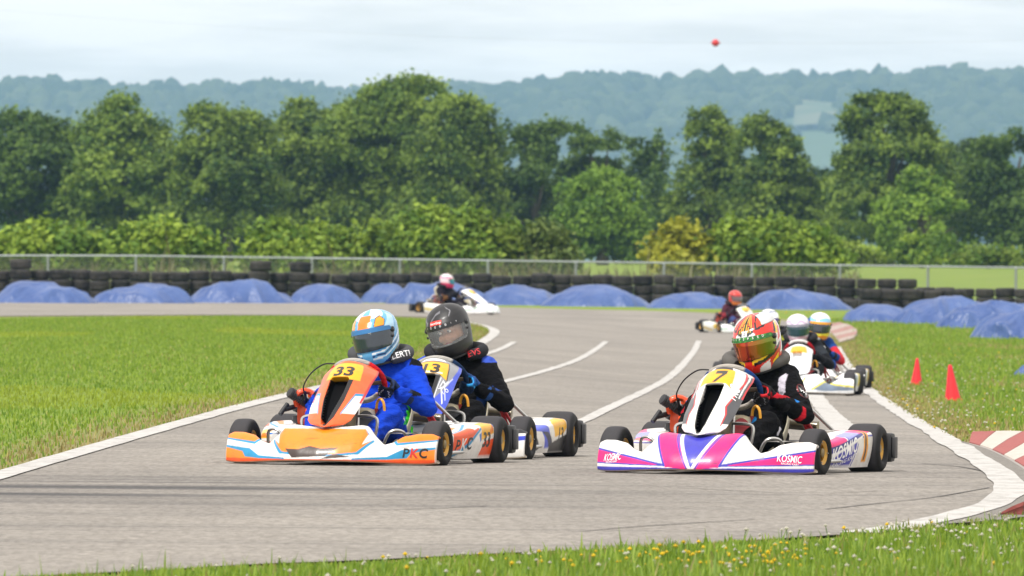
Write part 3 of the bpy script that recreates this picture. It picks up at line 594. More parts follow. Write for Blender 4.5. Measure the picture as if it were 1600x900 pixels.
while u < 1760:
    stack(u, 474+.008*(u-800), 2, 300+ALT, 'worn black car tyre in the low two-high run of the barrier at the right edge', 'tyres in the low right-hand run of the barrier'); u += random.uniform(30.5, 32.5); ALT = -ALT
# front row, lower
u = 1298
while u < 1445:
    stack(u, 484.5, 1, 279+random.uniform(-.2, .2), 'worn black car tyre in the lower front row of the barrier, right of the tarpaulins', 'tyres in the front row of the barrier'); u += random.uniform(31, 34)
for u in (1360, 1393, 1426, 1458, 1492): stack(u, 493, 2 if u < 1440 else 2, 268, 'worn black car tyre in the lower front row of the barrier, right of the tarpaulins', 'tyres in the front row of the barrier')
# ------------------------------------------------------------------ blue tarpaulins
m, N, L, p = newmat('blue_tarpaulin')
f = nramp(N, L, nnoise(N, L, 1.1, 3, .5, stretch=(1, 1, .6)), [(.35, 0), (.7, 1)])
gm = N.new('ShaderNodeNewGeometry')
c = nmix(N, L, f, (.036, .080, .24), (.070, .125, .305)); c = nmix(N, L, nramp(N, L, nnoise(N, L, 9, 5, .7), [(.60, 0), (.85, .3)]), c, (.36, .41, .55))
L.new(c, p.inputs['Base Color']); p.inputs['Roughness'].default_value = .38; p.inputs['Specular IOR Level'].default_value = .45
cre = nramp(N, L, nnoise(N, L, 2.6, 4, .55, stretch=(1.5, 1.5, .8)), [(.40, 1), (.5, 0), (.60, 1)]); nbump(N, L, p, cre, .28, .04); M['tarp'] = m
def tarp(u0, u1, vtop, vbase, label, seed, depth=1.1, peak=.5, sharp=1.0, skew=0.0, wr=1.0):
    c = G((u0+u1)/2, vbase); s = F/c.y; hw = (u1-u0)/2/s*1.10; H = (vbase-vtop)/s; c.y += depth*.55
    nu, nr = 110, 30; V = []
    for i in range(nu):
        a = 2*math.pi*i/nu; ca, sa = math.cos(a), math.sin(a); ex = .72
        bx = math.copysign(abs(ca)**ex, ca); by = math.copysign(abs(sa)**ex, sa)
        for j in range(nr):
            r = 1-j/(nr-1); rad = r*(1+.06*noise.noise(Vector((ca*2, sa*2, seed))))
            x, y = bx*rad*hw, by*rad*depth
            prof = (1-r**(2.3*sharp))
            lump = .95+.30*noise.noise(Vector((x*.7+seed*3, y*.8, seed)))+.12*noise.noise(Vector((x*1.7+seed, y*1.6, seed*3)))
            rid = 1-abs(noise.noise(Vector((x*1.5+seed, y*1.1+x*.5, seed*2))))*2.2
            drape = noise.noise(Vector((ca*5.5+seed, sa*5.5, seed+5)))*.6+noise.noise(Vector((ca*12+seed, sa*12, seed+9)))*.4
            fold = (.075*drape*r**1.5 + .06*max(rid, -.2)+.010*noise.noise(Vector((x*4.5, y*4.5, seed*2))))*wr
            z = H*prof*lump + fold*min(1, prof*2.5)
            V.append((x+fold*1.4*ca, y+fold*1.4*sa, max(z, 0)-.015 if j else -.05))
    Fc = gridf(nu, nr, True)
    o = link('tarpaulin_mound', mesh('tarpaulin_mound', V, Fc, M['tarp'])); o.location = (c.x, c.y, float(zf(c.x, c.y)))
    o.rotation_euler = (0, 0, random.uniform(-.06, .06)); tag(o, label, 'tarpaulin', 'blue tarpaulins in front of the tyre wall'); return o
tarp(-160, -20, 445, 474, 'blue tarpaulin mound at the far left end of the row', 31)
tarp(-10, 140, 441, 474, 'blue tarpaulin mound second from the left end of the row', 32)
tarp(150, 290, 444, 474, 'blue tarpaulin mound third from the left end of the row', 33)
tarp(300, 450, 441, 474, 'blue tarpaulin mound fourth from the left end of the row', 34)
tarp(455, 560, 445, 474, 'blue tarpaulin mound just left of the flattish narrow one', 35)
tarp(568, 640, 444, 473, 'narrow flattish blue tarpaulin mound left of the one behind the far white kart', 1, sharp=.9)
tarp(612, 762, 442, 475, 'blue tarpaulin mound directly behind the far white kart', 2, sharp=1.3)
tarp(745, 874, 446, 477, 'smooth pale blue tarpaulin mound just right of the far white kart', 3, sharp=.85)
tarp(855, 1006, 446, 479, 'long wrinkled blue tarpaulin mound between the black helmet and the flat one', 4, sharp=.8)
tarp(1018, 1152, 458, 482, 'low flat pale blue tarpaulin mound left of the red-helmeted far driver', 5, sharp=.8)
tarp(1168, 1322, 453, 484, 'blue tarpaulin mound with a dark sagging corner above the flame helmet', 6, sharp=.95)
tarp(1328, 1428, 478, 503, 'small blue tarpaulin mound at the left end of the right-hand cluster', 7, sharp=1.1)
tarp(1408, 1548, 466, 506, 'tall blue tarpaulin mound second in the right-hand cluster', 8, sharp=1.0, wr=1.3)
tarp(1478, 1640, 474, 513, 'creased blue tarpaulin sheet behind the frontmost one of the right-hand cluster', 9, sharp=1.1, wr=1.7)
tarp(1536, 1690, 484, 531, 'frontmost blue tarpaulin mound with deep folds at the right edge of the picture', 10, sharp=1.0, wr=1.7)
o = tarp(1586, 1650, 566, 588, 'small crumpled piece of blue tarpaulin lying alone on the grass right of the cones', 12, depth=.25, sharp=1.4, wr=.5)
# ------------------------------------------------------------------ cones
M['cone'] = colmat('cone_plastic', .5, .1, dirt=.3)
def cone(u, v, hpx, label, lean):
    p_ = G(u, v); s = F/p_.y; H = hpx/s; r = H*.225
    root = empty('traffic_cone', p_, random.uniform(0, 1), label, 'traffic cone', 'red traffic cones on the grass verge')
    b = B(); red = lin('#e0202c'); b.lathe([(0, r*.92), (.012, r), (.03, r*.97), (H*.5, r*.60), (H*.93, r*.27), (H*.97, r*.24), (H, r*.15), (H*.985, r*.10), (H*.9, r*.08)], red, axis=(0, 0, 1), n=28)
    b.obj('cone_body', M['cone'], root)
    b = B(); b.box((0, 0, .010), (r*2.35, r*2.35, .024), red, .006); b.obj('base', M['cone'], root)
    root.rotation_euler = (0, lean, random.uniform(-.3, .3)); root.location.z -= .004
cone(1432, 602, 43, 'smaller red traffic cone on the grass, the farther of the two', .02)
cone(1489, 627, 58, 'larger red traffic cone on the grass, tilted and nearer the kerb', -.09)
# ------------------------------------------------------------------ karts: shared pieces
WH, GD, TR_, SV, BK = lin('#e8e6e2'), lin('#c79a4a'), lin('#1d1d1f'), lin('#c9c9c6'), lin('#141416')
def K(l, f, z): return Vector((-l, f, z))       # kart space: l = driver's left, f = forward, z = up
CACHE = {}
def shared(key, fn):
    if key not in CACHE: CACHE[key] = fn()
    return CACHE[key]
def tyre_kart(R, wd, rr):
    b = B(); h = wd/2
    pr = [(-h*.80, rr), (-h*.97, rr+.012), (-h, rr+(R-rr)*.35), (-h*.97, rr+(R-rr)*.62), (-h*.88, R-.016), (-h*.74, R-.004), (-h*.5, R), (-h*.2, R+.001), (h*.2, R+.001), (h*.5, R), (h*.74, R-.004), (h*.88, R-.016), (h*.97, rr+(R-rr)*.62), (h, rr+(R-rr)*.35), (h*.97, rr+.012), (h*.80, rr)]
    kk = [lin('#1b1b1c')]*5+[lin('#38373a')]*6+[lin('#1b1b1c')]*5
    b.lathe(pr, kk, n=44); return b.me('tyre', M['rubber'])
def rim_kart(wd, rr):
    b = B(); h = wd/2
    b.lathe([(-h*.80, rr-.004), (-h*.80, rr+.004), (-h*.74, rr+.002), (-h*.68, rr-.012), (-h*.2, rr-.018), (h*.2, rr-.018), (h*.68, rr-.012), (h*.74, rr+.002), (h*.80, rr+.004), (h*.80, rr-.004), (h*.72, rr-.010), (h*.62, rr-.020), (h*.18, rr-.024), (h*.12, .045), (h*.14, .03), (-h*.14, .03), (-h*.12, .045), (-h*.18, rr-.024), (-h*.62, rr-.020), (-h*.72, rr-.010)], GD, n=36, close=True)
    for s in (-1, 1):
        b.lathe([(s*h*.05, .028), (s*h*.75, .026), (s*h*.8, .022), (s*h*.8, 0)], lin('#8a7a55'), n=14)
        for k in range(3):
            a = k*2.094+.4; c = Vector((s*h*.16, math.cos(a)*.037, math.sin(a)*.037)); b.lathe([(0, .006), (s*.014, .006), (s*.014, 0)], SV*.6, c=c, n=6)
        for k in range(3):
            a = k*2.094+1.1; c = Vector((s*h*.66, math.cos(a)*(rr-.004), math.sin(a)*(rr-.004))); b.lathe([(0, .004), (s*.016, .0035), (s*.016, 0)], SV*.7, c=c, n=6)
    return b.me('rim', M['gold'])
FW, RW = (.133, .128, .068), (.141, .205, .068)
def wheel(root, l, f, spec, steer=0):
    R, wd, rr = spec; o = link('tyre', shared(('t', spec), lambda: tyre_kart(*spec)), root, K(l, f, R)); o.name = 'wheel'; o.rotation_euler = (random.uniform(0, 6)*0, 0, steer)
    link('rim', shared(('r', spec), lambda: rim_kart(wd, rr)), o)
def bez(p, n=14):
    p = [Vector(q) for q in p]; return [((1-t)**3)*p[0]+3*t*(1-t)**2*p[1]+3*t*t*(1-t)*p[2]+t**3*p[3] for t in np.linspace(0, 1, n)]
def rnd(pts, n=5): return [Vector(q) for q in catmull([tuple(p) for p in pts], n)]
def smooth_tab(x, xs, ys, wdw=9):
    d = np.linspace(xs[0], xs[-1], 400); y = np.interp(d, xs, ys); k = np.ones(wdw)/wdw; yp = np.pad(y, wdw//2, mode='edge')
    return np.interp(x, d, np.convolve(yp, k, 'valid'))
FL = [0, .12, .20, .24, .285, .34, .39, .44, .52, .59, .62]
def fairing_me(art, q=1.0):
    nu, nv = int(400*q)+1, int(60*q)+2
    l = np.linspace(-.62, .62, nu); A = np.abs(l)
    zt = smooth_tab(A, FL, [.228, .231, .240, .234, .178, .128, .142, .176, .192, .192, .178], 13)
    ft = smooth_tab(A, FL, [.25, .25, .25, .26, .275, .285, .27, .235, .19, .15, .14], 21)
    fb = smooth_tab(A, FL, [.53, .518, .495, .475, .45, .42, .385, .35, .295, .24, .22], 21)
    zb = smooth_tab(A, FL, [.046, .045, .043, .042, .04, .037, .034, .031, .028, .028, .034], 21)
    rows = []; uv = []
    for k in (0, 1):                                       # underside lip
        rows.append(np.stack([-l, fb-.07*(1-k)-.006, zb-.012+.004*k], 1)); uv.append((l, np.full(nu, -1.)))
    for v in np.linspace(0, 1, nv):
        dp = fb-ft; c1f, c1z = fb+.018-.10*dp, zb+.46*(zt-zb); c2f, c2z = ft+.42*dp, zt+.012
        b0, b1, b2, b3 = (1-v)**3, 3*v*(1-v)**2, 3*v*v*(1-v), v**3
        rows.append(np.stack([-l, b0*fb+b1*c1f+b2*c2f+b3*ft, b0*zb+b1*c1z+b2*c2z+b3*zt], 1)); uv.append((l, np.full(nu, v)))
    for d, e in ((.012, .003), (.024, .013), (.03, .035)):
        rows.append(np.stack([-l, ft-d, zt-e], 1)); uv.append((l, np.full(nu, 1.0)))
    Pt = np.stack(rows, 1)
    def ends(Pt, s):
        e = Pt[-1 if s > 0 else 0].copy(); o = []
        for dx, dy, sh in ((.004, -.012, .97), (.002, -.03, .90), (-.012, -.045, .80)):
            c = e.copy(); c[:, 0] += -s*dx; c[:, 1] += dy; mz = c[:, 2].mean(); c[:, 2] = mz+(c[:, 2]-mz)*sh; o.append(c)
        return o
    eL = ends(Pt, 1); eR = ends(Pt, -1)
    Pt = np.concatenate([np.array(eR[::-1]), Pt, np.array(eL)], 0)
    U = np.stack([a for a, _ in uv], 1); Vv = np.stack([a for _, a in uv], 1)
    U = np.concatenate([np.repeat(U[:1], 3, 0), U, np.repeat(U[-1:], 3, 0)], 0); Vv = np.concatenate([np.repeat(Vv[:1], 3, 0), Vv, np.repeat(Vv[-1:], 3, 0)], 0)
    Wz = (Pt[:, :, 2]-.04)/.15; C = aa(art, U.ravel(), Wz.ravel(), 1.24/nu, .02); C[Vv.ravel() < 0] = lin('#b9a78d')
    return mesh('front_fairing', Pt.reshape(-1, 3), gridf(*Pt.shape[:2]), M['plastic'], C)
def nassau_me(art, q=1.0, hgt=.371):
    ns, nt = int(130*q), int(110*q); s = np.linspace(0, 1, ns); t = np.linspace(-1, 1, nt); S, T = np.meshgrid(s, t, indexing='ij')
    w_ = smooth_tab(S, [0, .03, .10, .3, .5, .7, .86, .94, 1.0], [.05, .10, .128, .146, .150, .152, .160, .152, .12], 9)
    cz = .232+hgt*S+.02*S*(1-S); cf = .345-.51*S
    l = w_*T; f = cf+.025-(.06+.085*S)*T**2*np.abs(T)**.3-.03*SM(.8, 1, S); z = cz-.045*T**2*S
    sc = SM(.36, .27, np.abs(T+.08)/(.45+.6*SM(0, .6, S)))*SM(.02, .10, S)*SM(.76, .70, S)      # air scoop, set back into the panel
    f = f-.085*sc; z = z-.02*sc
    z = z-.03*SM(.93, 1, S)*(1-np.abs(T))*0
    me = mesh('front_panel', np.stack([-l, f, z], -1).reshape(-1, 3), gridf(ns, nt)[:, ::-1], M['plastic'], aa(art, T.ravel(), S.ravel(), 2/nt, 1/ns)); me.materials.append(M['scoop'])
    me.polygons.foreach_set('material_index', (sc.ravel()[gridf(ns, nt)].mean(1) > .3).astype(np.int32)); return me
def pod_me(art, side, q=1.0):
    na, nv = int(150*q), int(60*q); a = np.linspace(0, 1, na); v = np.linspace(0, 1, nv); A, Vv = np.meshgrid(a, v, indexing='ij')
    f = -.265-.655*A
    lo = .545+.125*A**.8+.012*np.sin(A*math.pi); zt = .185+.055*SM(0, .9, A); zb = .04+.02*SM(.0, .3, .3-A)
    ph = Vv                                       # 0 bottom edge .. .62 shoulder .. 1 inner top edge
    z = np.where(ph < .62, zb+(zt-zb)*(np.sin(np.clip(ph/.62, 0, 1)*math.pi/2)**.85), zt+.006*np.sin((ph-.62)/.38*math.pi))
    l = np.where(ph < .62, lo-.03*(1-np.clip(ph/.25, 0, 1))**2-.035*np.clip((ph-.35)/.27, 0, 1)**2.2, lo-.035-(ph-.62)/.38*.15)
    inn = SM(.05, 0, A); l = l-.06*inn**2; f = f+.0*inn
    Pt = np.stack([-l*side, f, z], -1)
    e0 = Pt[0].copy(); e0[:, 0] += side*.12; e0[:, 1] -= .03; e1 = Pt[-1].copy(); e1[:, 0] += side*.14; e1[:, 1] += .004
    Pt = np.concatenate([e0[None], Pt, e1[None]], 0); AA = np.concatenate([A[:1], A, A[-1:]], 0); VV = np.concatenate([Vv[:1], Vv, Vv[-1:]], 0)
    tx = AA*.655 if side > 0 else (1-AA)*.655
    Fc = gridf(*Pt.shape[:2]); Fc = Fc if side > 0 else Fc[:, ::-1]
    return mesh('side_pod', Pt.reshape(-1, 3), Fc, M['plastic'], aa(art, tx.ravel(), VV.ravel(), .655/na, 1/nv))
# steering wheel plane
WC = Vector((0, -.36, .478)); We1 = Vector((1, 0, 0)); We2 = Vector((0, .62, .785)).normalized(); Wn = Vector((0, -.785, .62)).normalized(); WR = .160
def Lv(l, a, b): return We1*(-l) + We2*a + Wn*b
def steer_me(ca, cb):
    b = B(); n = 72; cols = []
    for k in range(n):
        ph = 360*k/n; cols.append(cb if 55 < ph < 132 or 215 < ph < 325 else ca)
    V = []; C = []
    for k in range(n):
        ph = 2*math.pi*k/n; o = Lv(math.cos(ph), math.sin(ph), 0); fl = .86 if math.sin(ph) < -.6 else 1
        for j in range(10):
            t = 2*math.pi*j/10; V.append(WC+o*WR*fl+(o*math.cos(t)+Wn*math.sin(t))*.0165); C.append(cols[k])
    b.add(V, [(k*10+j, ((k+1) % n)*10+j, ((k+1) % n)*10+(j+1) % 10, k*10+(j+1) % 10) for k in range(n) for j in range(10)], C)
    for ph in (0, 180, 270): 
        a = math.radians(ph); b.tube([WC+Wn*-.02, WC+Lv(math.cos(a), math.sin(a), 0)*WR*.9], [.014, .012], lin('#6b5d50'), 8)
    b.lathe([(-.05, .03), (-.01, .045), (0, .045), (0, 0)], lin('#333338'), c=WC, axis=Wn, n=16)
    return b.me('steering_wheel', M['suit'])
def frame_me():
    b = B(); c = SV
    for s in (1, -1):
        b.tube(rnd([K(.30*s, .10, .06), K(.31*s, -.2, .05), K(.30*s, -.7, .05), K(.29*s, -1.2, .07)]), .015, c)
        b.tube(rnd([K(.30*s, .10, .06), K(.22*s, .22, .07), K(.12*s, .25, .08), K(0, .25, .08)]), .013, c)
        b.tube(rnd([K(.30*s, -.28, .07), K(.50*s, -.28, .07), K(.58*s, -.34, .08), K(.58*s, -.82, .08), K(.52*s, -.88, .08), K(.30*s, -.9, .06)]), .011, c)
        b.tube([K(.30*s, 0, .07), K(.50*s, 0, .13)], .02, c)
        b.tube([K(.10*s, .02, .09), K(.075*s, -.10, .34), K(.05*s, -.20, .43)], .012, c)
        b.tube(rnd([K(.13*s, .05, .10), K(.20*s, .04, .14), K(.225*s, .03, .25), K(.20*s, .02, .285), K(.10*s, .0, .29)]), .0095, c)
        b.tube(rnd([K(.27*s, .10, .1), K(.33*s, .14, .2), K(.40*s, .10, .2), K(.42*s, .04, .11)]), .009, c)
    b.tube([K(-.55, -1.05, .141), K(.55, -1.05, .141)], .025, SV*.7, 12)
    b.tube([K(-.3, -.28, .06), K(.3, -.28, .06)], .014, c); b.tube([K(-.3, -.95, .06), K(.3, -.95, .06)], .014, c)
    b.tube([WC-Wn*.03, WC-Wn*.3, K(0, .02, .14)], .010, c)
    return b.me('chassis_frame', M['metal'])
def seat_me():
    nu, nv = 30, 24; V = []
    for i in range(nu):
        s = i/(nu-1)
        c = Vector(bez([(0, -.42, .10), (0, -.80, .02), (0, -.98, .08), (0, -1.10, .56)], nu)[i]); wd = .20+.02*math.sin(s*3)-.035*s**3; h = .04+.17*math.sin(min(1, s*1.5)*math.pi*.6)
        tdir = Vector((0, .35+.6*min(1, s*1.3), .9-.5*s)).normalized()
        for j in range(nv):
            t = -1+2*j/(nv-1); V.append(c+Vector((wd*math.sin(t*1.45)/math.sin(1.45), 0, 0))+tdir*(h*abs(t)**2.6))
    return mesh('seat', [tuple(v) for v in V], gridf(nu, nv), None, np.tile(lin('#b7b09a'), (nu*nv, 1)))
def rear_bumper_me():
    b = B(); k = lin('#2a2a2c')
    b.box(K(0, -1.275, .15), (1.36, .07, .06), k, .02)
    for s in (1, -1): b.box(K(.60*s, -1.27, .145), (.21, .10, .165), k, .022); b.box(K(.715*s, -1.255, .145), (.02, .06, .12), lin('#3a3a3c'), .006); b.tube([K(.29*s, -1.15, .07), K(.29*s, -1.26, .13)], .012, SV)
    b.box(K(0, -1.27, .12), (.40, .08, .10), k, .02); return b.me('rear_bumper', M['blackplastic'])
def engine(root, oc):
    e = B(); o_ = lin(oc); dk = lin('#222326')
    e.box(K(-.47, -.80, .20), (.17, .22, .17), o_, .025); e.box(K(-.47, -.70, .29), (.14, .13, .14), o_, .03); e.lathe([(-.05, .0), (-.05, .085), (.0, .09), (.03, .075), (.03, 0)], dk, c=K(-.57, -.82, .20), axis=(1, 0, 0), n=20)
    for k in range(6): e.box(K(-.46, -.80, .285+.018*k), (.135-.006*k, .15, .009), dk, .002)
    e.box(K(-.46, -.80, .40), (.09, .09, .04), o_, .01); e.box(K(-.545, -.70, .17), (.05, .05, .22), dk, .008)
    for k in range(5): e.box(K(-.545, -.672, .10+.03*k), (.06, .012, .012), lin('#4a4b50'), .002)
    eo = e.obj('engine', M['plastic'], root, loc=(-.085, -.03, 0))
    a = B(); d = (K(-.60, -.52, .43)-K(-.50, -.62, .35)).normalized(); c = K(-.52, -.60, .385)
    pr = []; 
    for k in range(12): pr += [(k*.0065-.02, .033 if k % 2 else .029)]
    a.lathe([(-.02, 0)]+pr+[(.062, .029), (.065, 0)], dk, c=c, axis=d, n=18); a.obj('air_filter', M['blackplastic'], eo)
    a = B(); V = []
    a.tube([c-d*.03+Vector((math.cos(t)*.0, 0, 0)) for t in (0,)]+[c-d*.10], .03, dk, 10)
    cc = K(-.475, -.60, .36); a2 = [cc+Vector((math.cos(t)*.055, .02*math.sin(t*2), math.sin(t)*.062)) for t in np.linspace(-.4, 4.4, 18)]; a.tube(a2, .018, o_, 8); a.obj('intake_hose', M['plastic'], eo)
    a = B(); a.tube([K(-.585, -.56, .315), K(-.54, -.62, .33)], [.016, .015], dk, 10); a.tube([K(-.575, -.58, .345), K(-.605, -.53, .285)], .014, dk, 10); a.tube([K(-.55, -.66, .33), K(-.50, -.72, .30)], .03, dk, 10); a.obj('carburettor', M['blackplastic'], eo)
    a = B(); a.tube(rnd([K(-.40, -.88, .26), K(-.40, -1.0, .30), K(-.30, -1.12, .30), K(-.05, -1.14, .28), K(.2, -1.14, .26)]), [.03]*5+[.045]*11+[.03]*5, lin('#8a8377'), 12); a.obj('exhaust_pipe', M['metal'], eo)
    a = B(); a.tube(rnd([K(-.47, -.58, .40), K(-.44, -.44, .45), K(-.37, -.34, .525), K(-.27, -.25, .58), K(-.19, -.20, .585)]), .0045, (.01, .01, .01), 6); a.tube([K(-.475, -.60, .37), K(-.468, -.575, .42)], [.013, .007], (.012, .012, .012), 8); a.obj('throttle_cable', M['blackplastic'], eo)
def tank(root, col):
    b = B(); b.box(K(.03, -.17, .20), (.25, .17, .27), lin('#cfc6a8'), .05); t = b.obj('fuel_tank', M['plastic'], root)
    b = B(); d = K(.25, 1, .15).normalized(); b.lathe([(-.008, .0), (-.008, .075), (.004, .073), (.006, 0)], lin(col), axis=d, n=28)
    for i, v in enumerate(b.V): b.V[i] = (v[0]*.82+K(.125, 0, 0).x, v[1]-.085, v[2]*1.5+.21)
    b.obj('tank_pad', M['plastic'], t)
    b = B(); y = lin('#d99a1c')
    b.tube(rnd([K(.15, -.22, .30), K(.155, -.22, .36), K(.175, -.21, .385), K(.20, -.20, .36), K(.205, -.20, .28), K(.19, -.2, .22)]), .0085, y, 8); b.tube([K(.15, -.22, .29), K(.15, -.22, .33)], .013, lin('#a01818'), 8); b.obj('fuel_hose', M['plastic'], t)
# lettering laid on a surface
def text_tris(s, shear=0.0, off=0.0, sp=1.0):
    def mkt():
        c = bpy.data.curves.new('t', 'FONT'); c.body = s; c.size = 1; c.shear = shear; c.offset = off; c.resolution_u = 3; c.space_character = sp; c.align_x = 'CENTER'
        o = bpy.data.objects.new('t', c); COL.objects.link(o); me = o.to_mesh(); bm = bmesh.new(); bm.from_mesh(me); o.to_mesh_clear()
        bmesh.ops.triangulate(bm, faces=bm.faces[:]); 
        for _ in range(2):
            lo = [e for e in bm.edges if e.calc_length() > .3]
            if lo: bmesh.ops.subdivide_edges(bm, edges=lo, cuts=1); bmesh.ops.triangulate(bm, faces=bm.faces[:])
        bm.verts.index_update(); V = np.array([v.co[:2] for v in bm.verts]); Fc = [[v.index for v in f.verts] for f in bm.faces]; bm.free()
        bpy.data.objects.remove(o); bpy.data.curves.remove(c); V[:, 1] -= .35; return V, Fc
    return shared((s, shear, off, sp), mkt)
def bvh_of(me): 
    me.calc_loop_triangles(); return BVHTree.FromPolygons([v.co for v in me.vertices], [tuple(t.vertices) for t in me.loop_triangles])
def letter(bvh, items, parent, mat=None, name='lettering', parent_off=Vector((0, 0, 0)), inv=None):
    """items: (text or polygon list, origin, right, normal, size, colour, shear, weight)"""
    b = B()
    for k, (tx, o, r, nrm, size, col, shear, off) in enumerate(items):
        o = Vector(o); nrm = Vector(nrm).normalized(); r = Vector(r); r = (r-nrm*r.dot(nrm)).normalized(); up = nrm.cross(r)
        if isinstance(tx, str): V, Fc = text_tris(tx, shear, off)
        elif isinstance(tx, tuple): V, Fc = tx
        else: V, Fc = np.array(tx, float), [tuple(range(len(tx)))]
        pts = []; ok = []; sx, sy = size if isinstance(size, tuple) else (size, size)
        for x, y in V:
            q = o+r*(x*sx)+up*(y*sy); h = bvh.ray_cast(q+nrm*.12, -nrm, .3)
            ok.append(h[0] is not None); lift = .0014+.0005*(k % 3 if len(items) > 12 else k); pts.append((h[0]+nrm*lift) if h[0] is not None else q)
        Fk = [f for f in Fc if all(ok[i] for i in f)]
        b.add(pts, Fk, lin(col) if isinstance(col, str) else col)
    return b.obj(name, mat or M['print'], parent, False)
RING = lambda n=20, a=1, b_=1: [(a*math.cos(2*math.pi*k/n), b_*math.sin(2*math.pi*k/n)) for k in range(n)]
RECT = lambda a, b_: (np.array([(x, y) for x in np.linspace(-a, a, 9) for y in np.linspace(-b_, b_, 4)]), gridf(9, 4).tolist())
# ------------------------------------------------------------------ drivers
SKIN = lin('#d9a07e')
HC = Vector((0, -.80, .752))                                     # helmet centre in kart space
def cap_pts(a, ra, b, rb):
    a, b = Vector(a), Vector(b); d = (b-a).length; n = max(2, int(d/(min(ra, rb)*.45))+1)
    return [(a.lerp(b, i/(n-1)), ra+(rb-ra)*i/(n-1)) for i in range(n)]
def blob(caps, voxel, smooth=6, wr=0.0):
    """tapered limbs fused into one continuous surface"""
    Vs = []; Fs = []; n = 0
    for c in caps:
        for p_, r in cap_pts(*c): Vs.append(iv*r+np.array(p_)); Fs.append(it+n); n += len(iv)
    me = mesh('blob', np.concatenate(Vs), np.concatenate(Fs), None)
    o = link('blob', me); mo = o.modifiers.new('r', 'REMESH'); mo.mode = 'VOXEL'; mo.voxel_size = voxel
    sm = o.modifiers.new('s', 'SMOOTH'); sm.iterations = smooth; sm.factor = .5
    dg = bpy.context.evaluated_depsgraph_get(); ev = o.evaluated_get(dg); r = bpy.data.meshes.new_from_object(ev)
    bpy.data.objects.remove(o); V = np.zeros(len(r.vertices)*3); r.vertices.foreach_get('co', V); V = V.reshape(-1, 3)
    if wr:
        Nn = np.zeros(len(V)*3); r.vertices.foreach_get('normal', Nn); Nn = Nn.reshape(-1, 3)
        d = np.array([(.55-abs(noise.noise(Vector((x*9+z*5, y*9, z*17-abs(x)*8))))*2.2)+.5*noise.noise(Vector((x*20+3, y*20, z*34))) for x, y, z in V])*np.where(np.linalg.norm(V-np.array(HC), axis=1) < .17, 0.0, 1.0)
        V = V+Nn*(d*wr)[:, None]
    r.polygons.foreach_set('use_smooth', np.ones(len(r.polygons), bool))
    F_ = [tuple(p_.vertices) for p_ in r.polygons]; bpy.data.meshes.remove(r); return V, F_
SH, EL, WRI, HIP, KN, AN = (.175, -.865, .535), (.335, -.66, .335), (.225, -.475, .415), (.09, -.74, .15), (.215, -.29, .292), (.155, .06, .13)
def body_shape(face=None):
    c = []
    for s in (1, -1):
        k = lambda p_: K(p_[0]*s, p_[1], p_[2])
        c += [(k((.08, -.82, .17)), .135, k((.06, -.83, .30)), .13), (k((.06, -.83, .30)), .13, k((.085, -.86, .45)), .125), (k((.085, -.86, .47)), .115, k(SH), .085),
              (k(SH), .085, k(EL), .062), (k(EL), .062, k(WRI), .043), (k(HIP), .115, k(KN), .076), (k(KN), .075, k(AN), .052), (k((.05, -.86, .56)), .08, k((.10, -.865, .575)), .07)]
    c += [(K(0, -.85, .52), .11, K(0, -.835, .62), .062), (K(0, -.835, .62), .062, HC+Vector((0, -.01, -.02)), .085), (HC+Vector((0, -.02, .01)), .09, HC+Vector((0, .005, .0)), .088)]
    if face is not None:
        hm = face
        for p_, r in (((0, .098, -.03), .014), ((0, .104, -.045), .016), ((.03, .072, -.05), .03), ((-.03, .072, -.05), .03), ((0, .085, .035), .03), ((.03, .08, .03), .026), ((-.03, .08, .03), .026), ((0, .08, -.085), .03)):
            q = hm @ Vector(p_); c.append((q, r, q+Vector((0, 0, .001)), r))
    return c
def glove_caps(s):
    """a hand closed round the rim; s = 1 the driver's left hand"""
    ph = math.radians(-18 if s > 0 else 196); o = Lv(math.cos(ph), math.sin(ph), 0); tg = Lv(-math.sin(ph), math.cos(ph), 0)*s; c = WC+o*WR
    def q(ang, R, t): a = math.radians(ang); return c+(o*math.cos(a)+Wn*math.sin(a))*R+tg*t
    cp = []
    for i, (t, ln, r) in enumerate(((.031, .95, .0105), (.0105, 1.0, .0108), (-.0105, .97, .0105), (-.031, .85, .0092))):
        ps = [q(40, .052, t), q(-12, .046*ln+.002, t*1.04), q(-72, .036, t*1.06), q(-135, .030, t*1.04), q(-190, .029, t*.98)]
        for a, b in zip(ps[:-1], ps[1:]): cp.append((a, r*1.05, b, r))
    wr_ = K(WRI[0]*s, WRI[1], WRI[2])
    for t in (-.028, -.010, .010, .028): cp.append((q(42, .050, t), .014, q(62, .075, t*.9-.012), .017)); cp.append((q(62, .075, t*.9-.012), .017, wr_, .026))
    th = [q(78, .070, .020), q(92, .045, .046), q(118, .033, .066), q(140, .030, .084)]
    for a, b, r in zip(th[:-1], th[1:], (.015, .0125, .011)): cp.append((a, r, b, r*.92))
    el = K(EL[0]*s, EL[1], EL[2]); cp.append((wr_, .034, wr_.lerp(el, .24), .050)); return cp
def hring(z):
    zz = [-.172, -.160, -.14, -.11, -.06, 0, .05, .085, .11, .13, .143, .150]
    return (np.interp(z, zz, [.078, .098, .108, .116, .1235, .1285, .1275, .117, .098, .071, .040, .0]), np.interp(z, zz, [.13, .150, .166, .174, .174, .167, .152, .128, .098, .068, .036, 0]), np.interp(z, zz, [.075, .09, .102, .118, .142, .157, .160, .148, .122, .088, .048, 0]))
ZS = np.concatenate([np.linspace(-.172, -.14, 6), np.linspace(-.13, .09, 40)[0:], .150-.058*np.cos(np.linspace(.0, 1, 26)[1:]*math.pi/2)**1.6])
ZS = np.unique(np.round(ZS, 5))
_k = np.exp(-np.linspace(-1.6, 1.6, 33)**2); _k /= _k.sum(); _zd = np.linspace(-.172, .150, 600)
